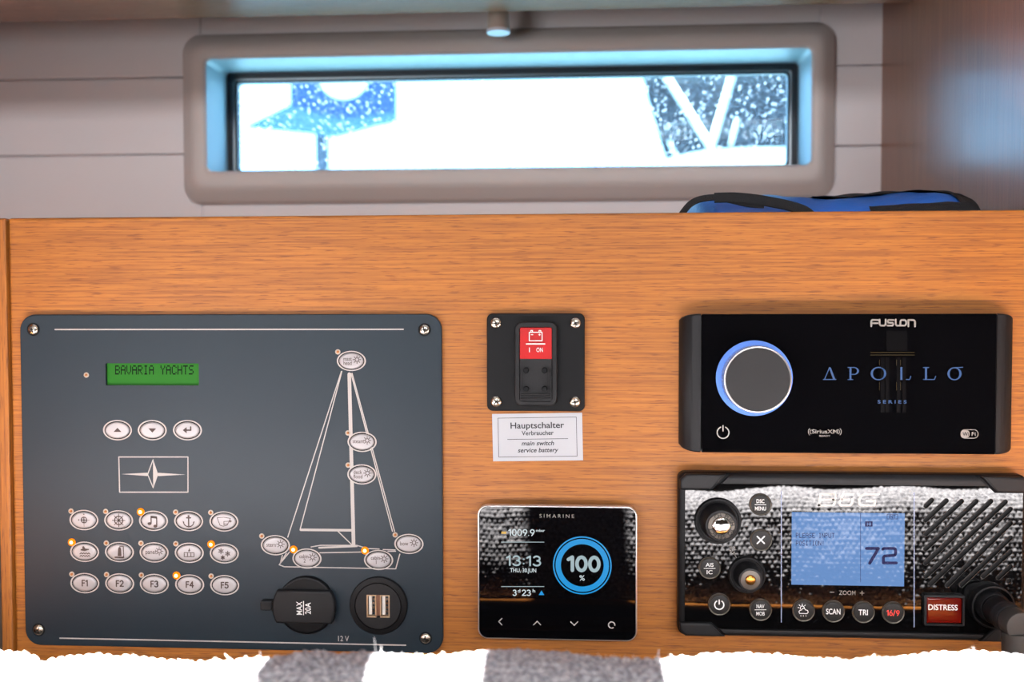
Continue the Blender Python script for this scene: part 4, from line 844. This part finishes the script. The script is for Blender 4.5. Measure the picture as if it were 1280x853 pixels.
def ribbon(pts, width, nm, m, parent, th=.0014):
    """webbing following points, standing on edge across the view"""
    mb = MB(); v = []; P_ = [Vector(p) for p in pts]; Q = []
    for i in range(len(P_)-1):
        for s_ in range(6):
            t = s_/6; p0, p1, p2, p3 = P_[max(i-1, 0)], P_[i], P_[i+1], P_[min(i+2, len(P_)-1)]
            Q.append(.5*((2*p1)+(p2-p0)*t+(2*p0-5*p1+4*p2-p3)*t*t+(3*p1-p0-3*p2+p3)*t**3))
    Q.append(P_[-1])
    for i, p in enumerate(Q):
        t = (Q[min(i+1, len(Q)-1)]-Q[max(i-1, 0)]).normalized(); nrm = Vector((0, -1, .25)).normalized(); s_ = t.cross(nrm).normalized()
        for a, b in ((-1, 1), (1, 1), (1, -1), (-1, -1)): v.append(p+s_*a*width/2+nrm*b*th/2)
    f = [(4*i+j, 4*i+(j+1) % 4, 4*i+4+(j+1) % 4, 4*i+4+j) for i in range(len(Q)-1) for j in range(4)]+[(0,1,2,3), tuple(range(4*len(Q)-4, 4*len(Q)))]
    mb.add(v, f); return mb.build(nm, m, parent, 50)
dB = -.022
ribbon([W(x, y_, dB) for x, y_ in ((852, 268), (862, 256), (874, 249.5), (893, 247), (912, 250), (935, 255), (955, 256.5))], .0038, 'strap', M['bagblack'], BG_)
ribbon([W(x, y_, dB) for x, y_ in ((893, 247.5), (918, 247), (945, 249.5), (965, 253), (985, 257), (1004, 263), (1014, 270))], .0062, 'strap', M['bagblack'], BG_)

# ================================================================== hanging beige stub above the window
c = W(623, 41.5, -.30); k = mpp(-.30, 623, 41)
SB = thing('hanging_stub', 'small beige tapered stub with white end hanging above the window', 'fitting', (c.x, .30, c.z))
def vlathe(prof, nm, m, parent, n=28):
    mb = MB(); v = [(c.x+r*math.cos(2*math.pi*i/n), .30+r*math.sin(2*math.pi*i/n), z) for r, z in prof for i in range(n)]
    mb.add(v, [(q*n+i, q*n+(i+1) % n, (q+1)*n+(i+1) % n, (q+1)*n+i) for q in range(len(prof)-1) for i in range(n)]+[tuple(range(n)), tuple(range((len(prof)-1)*n, len(prof)*n))]); return mb.build(nm, m, parent, 40)
vlathe([(14.6*k, c.z+.0006), (14.8*k, c.z+.003), (12.2*k, c.z+.024), (11.6*k, c.z+.05), (11.4*k, 1.66)], 'stem', M['stub'], SB)
vlathe([(14.6*k, c.z), (14.9*k, c.z+.0006), (14.8*k, c.z+.0028), (14.4*k, c.z+.0029)], 'end_plate', M['stubend'], SB)

# ================================================================== chart desk and cushions in front of the fascia
ZD = 1.2-.1468-.076
DK = thing('chart_desk', 'teak chart desk below the instrument fascia', 'desk', (0, -.36, 0))
mb = MB(); i_ = lambda i: rr(-.74, .72, ZD-.02, ZD, .004, 3, i); mb.plate(i_(0), -.164, -.56, .003, 2, inset=i_); mb.build('desk_top', M['wood'], DK)
mb = MB(); mb.box(-.72, .70, -.54, -.20, 0, ZD-.02); mb.build('desk_carcass', M['cabin_dark'], DK, 0)
rng = np.random.default_rng(3)
def cushion(xa, xb, d0, px, py, name, label, fuzz):
    zx = np.array([W(a, b, d0+.012).x for a, b in zip(px, py)]); zz = np.array([W(a, b, d0+.012).z for a, b in zip(px, py)])
    T_ = thing(name, label, 'cushion', ((xa+xb)/2, -d0-.1, ZD))
    nx = int((xb-xa)/.0009); x = np.linspace(xa, xb, nx+1); zt = np.interp(x, zx, zz); ker = np.ones(7)/7; zt = np.convolve(np.pad(zt, 3, 'edge'), ker, 'valid')-ZD
    r = .0175; prof = []      # (offset towards the camera, share of the straight height, height above it)
    for i in range(60): prof.append((0.004*math.sin(math.pi*i/60)*-1, 0+i/60.0, 0))
    for i in range(37): a = math.pi/2*i/36; prof.append((r*(1-math.cos(a)), 1, r*math.sin(a)))
    for i in range(1, 9): prof.append((r+i*.0006, 1, r))
    for i in range(1, 37): a = math.pi/2*i/36; prof.append((r+.0048+r*math.sin(a), 1, r*math.cos(a)))
    for i in range(1, 41): prof.append((2*r+.0048, 1-i/40, 0))
    P_ = np.array(prof); ns = len(P_); H = zt-r
    Yy = np.broadcast_to(-d0-P_[:, 0], (nx+1, ns)).copy(); Zz = ZD+H[:, None]*P_[None, :, 1]+P_[None, :, 2]; Xx = np.broadcast_to(x[:, None], (nx+1, ns)).copy()
    my, mz = -P_[:, 0], H.mean()*P_[:, 1]+P_[:, 2]; sl_ = np.concatenate([[0], np.cumsum(np.hypot(np.diff(my), np.diff(mz)))])
    ty, tz = np.gradient(my), np.gradient(mz); L_ = np.hypot(ty, tz)+1e-9; ny, nz = tz/L_, -ty/L_
    p = .0041; q_ = .0033; j = np.floor(sl_/q_).astype(int); u = x[:, None]/p+.5*(j[None, :] % 2); ci = np.floor(u).astype(int)
    rnd = np.modf(np.abs(np.sin(ci*12.9898+j[None, :]*78.233)*43758.5453))[0]
    h = np.sqrt(np.abs(np.sin(np.pi*u))*np.abs(np.sin(np.pi*sl_/q_+.35*np.sin(x*180)[:, None])))*.0019*(.55+.7*rnd)+rng.normal(0, .00010, (nx+1, ns))
    h += .0014*np.sin(x*70)[:, None]*np.sin(sl_*55)[None, :]
    Yy += h*ny; Zz += h*nz; Zz = np.maximum(Zz, ZD+.0003)
    V = np.stack([Xx, Yy, Zz], -1).reshape(-1, 3)-np.array(T_.location); idx = np.arange((nx+1)*ns).reshape(nx+1, ns)
    Fq = np.stack([idx[:-1, :-1], idx[1:, :-1], idx[1:, 1:], idx[:-1, 1:]], -1).reshape(-1, 4)
    m = bpy.data.meshes.new('cover'); m.vertices.add(len(V)); m.vertices.foreach_set('co', V.ravel()); m.loops.add(Fq.size); m.polygons.add(len(Fq))
    m.loops.foreach_set('vertex_index', Fq.ravel()); m.polygons.foreach_set('loop_start', np.arange(0, Fq.size, 4)); m.update(calc_edges=True); m.shade_smooth(); m.materials.append(M['fabric'])
    o = bpy.data.objects.new('woven_cover', m); COL.objects.link(o); o.parent = T_
    for s_ in (0, nx):      # closed ends
        e = MB(); e.add([tuple(V[idx[s_, q]]+np.array(T_.location)) for q in range(ns)], [tuple(range(ns))]); e.build('end_cover', M['fabric'], T_, 0)
    mb = MB()
    for _ in range(fuzz):
        xi = rng.uniform(xa+.003, xb-.003); ztop = float(np.interp(xi, x, zt))+ZD; a = rng.uniform(.1, 1.7)
        b = Vector((xi, -d0-r*(1-math.cos(a)), ztop-r+r*math.sin(a))); nrm = Vector((rng.normal(0, .5), math.cos(a), math.sin(a)+.1)).normalized(); L2 = rng.uniform(.0006, .0016) if rng.random() < .94 else rng.uniform(.0018, .0036)
        side = Vector((rng.normal(), rng.normal(), rng.normal()))*.5; pts = [b+nrm*L2*t+side*L2*t*t*.9 for t in (0, .35, .7, 1)]
        mb.tube(pts, [.00020, .00018, .00014, .00008], 5)
    if fuzz: o = mb.build('loose_fibres', M['fibre'], T_, 60); o['kind'] = 'stuff'
    return T_
PXS = [47, 50, 56, 66, 80, 120, 200, 260, 330, 360, 380, 395, 408, 420, 436, 452, 475, 520, 600, 700, 760, 830, 900, 1000, 1060, 1120, 1200, 1290, 1500]
PYS = [836, 833, 829.5, 827, 825.5, 825.5, 827, 826, 825, 824.5, 820, 818, 820, 823.5, 819, 815.5, 816.5, 819, 818.5, 819, 821, 822.5, 824, 825, 825, 823, 821.5, 823, 824]
CU = cushion(W(47, 830, .192).x, .34, .18, PXS, PYS, 'seat_cushion', 'long grey woven fuzzy cushion with sun patches, lying below the radio and panel', 1500)
C2 = cushion(-.42, W(46, 825, .192).x, .18, [-500, 0, 12, 25, 35, 41, 46], [812, 812.5, 813.5, 815.5, 818.5, 823, 831], 'scatter_cushion', 'fully sunlit fuzzy cushion below the screw corner of the control panel and teak end strip', 160)
ztc = W(20, 815, .192).z
def on_top(px, py, z):
    v = RM @ Vector(((px-CX)/F, 1, -(py-CY)/F)); return CAM+v*((z-CAM.z)/v.z)
for a, b in (((-3, 850), (4, 845)), ((6, 847), (12, 840)), ((13, 845), (20, 837.5)), ((22, 841), (27, 834.5)), ((29, 838), (33, 830.5)), ((37, 834), (39.5, 826))):
    p, q = on_top(*a, ztc+.0046), on_top(*b, ztc+.0046); m_ = (p+q)/2+Vector((-.0008, .0006, .0012)); mb = MB(); mb.tube([p, p*.5+m_*.5+Vector((0,0,.0004)), m_, q*.5+m_*.5+Vector((0,0,.0004)), q], .0005, 6); mb.build('stitch', M['stitch'], C2, 60)

# ================================================================== outside, seen through the window
DX = -3.2
mb = MB(); mb.box(-4, 4, .9, 7, -.6, -.4); struct(mb, 'water', M['quay'], 0)
c = W(396, 165, DX); k = mpp(DX)
SG = thing('dockside_banner', 'blue banner with a white ring on a post outside the window', 'banner', (c.x, -DX, -.4))
P3 = lambda pts: [(W(x, y_, DX).x, W(x, y_, DX).z) for x, y_ in pts]
MB().plate(P3([(310, 159), (332, 161.5), (392, 167), (415, 171.5), (440, 165), (470, 157), (495, 152), (495, 60), (366, 60), (365, 132)])[::-1], -DX+.02, -DX-.02).build('cloth', M['ext_blue2'], SG, 0)
MB().plate(P3([(365, 133), (395, 142), (430, 149), (465, 146), (494.5, 141), (494.5, 61), (366.5, 61)])[::-1], -DX-.021, -DX-.026).build('dark_band', M['ext_blue'], SG, 0)
c2 = W(432, 93, DX); n = 48; mb = MB()
for yv in (-DX-.027, -DX-.034): mb.ring(c2.x, c2.z, 33*k, 13*k, yv, n)
mb.add([(c2.x+r*k*math.cos(2*math.pi*i/n), yv, c2.z+r*k*math.sin(2*math.pi*i/n)) for r in (33, 13) for yv in (-DX-.027, -DX-.034) for i in range(n)], [(q*2*n+i, q*2*n+(i+1) % n, q*2*n+n+(i+1) % n, q*2*n+n+i) for q in (0, 1) for i in range(n)]); mb.build('white_ring', M['ext_white'], SG, 40)
mb = MB(); mb.tube([(c.x, -DX+.08, -.4), (c.x, -DX+.08, 1.3), (c.x, -DX+.08, W(396, 60, DX).z)], .026, 20); mb.build('post', M['ext_grey'], SG, 40)
BT = thing('moored_boat', 'dark hull of a moored boat with white rails, outside the window', 'boat', (W(920, 150, DX).x, -DX, -.4))
hp = P3([(803.5, 60), (803.5, 98), (810, 125), (818, 152), (827, 184), (833, 199.5), (838, 197), (870, 189.5), (900, 186), (940, 184), (1000, 183.5), (1080, 183.5), (1080, 60)])
n_ = len(hp); mb = MB(); mb.add([(a, -DX, b) for a, b in hp]+[(a+.16, -DX+.5, b+.05) for a, b in hp], [tuple(range(n_)), tuple(range(2*n_-1, n_-1, -1))]+[(i, (i+1) % n_, n_+(i+1) % n_, n_+i) for i in range(n_)]); mb.build('hull', M['ext_dark'], BT, 0)
bt = P3([(833, 199.8), (838, 197.2), (870, 189.8), (900, 186.3), (940, 184.2), (1000, 183.7), (1080, 183.7), (1080, 235), (850, 240)])
mb = MB(); mb.plate(bt[::-1], -DX+.48, -DX+.005); mb.box(W(850, 230, DX).x, W(1080, 230, DX).x, -DX+.02, -DX+.46, -.4, W(900, 236, DX).z); mb.build('lower_hull', M['ext_white'], BT, 0)
for a, b, r in (((829, 90), (892, 190), 4.2), ((917, 90), (887, 190), 4.0), ((922, 148), (913, 182), 2.4), ((836, 177), (846, 196), 2.0)):
    p, q = W(*a, DX+.03), W(*b, DX+.03); MB().tube([p, q], r*k, 14).build('white_rail', M['ext_rail'], BT, 40)
for yv, h in ((101.5, .8), (157, .45), (166, .8)):
    p, q = W(806 if yv < 120 else 822, yv, DX+.008), W(1075, yv-3, DX+.008); MB().tube([p, q], h*k, 8).build('hull_stripe', M['ext_stripe'], BT, 40)
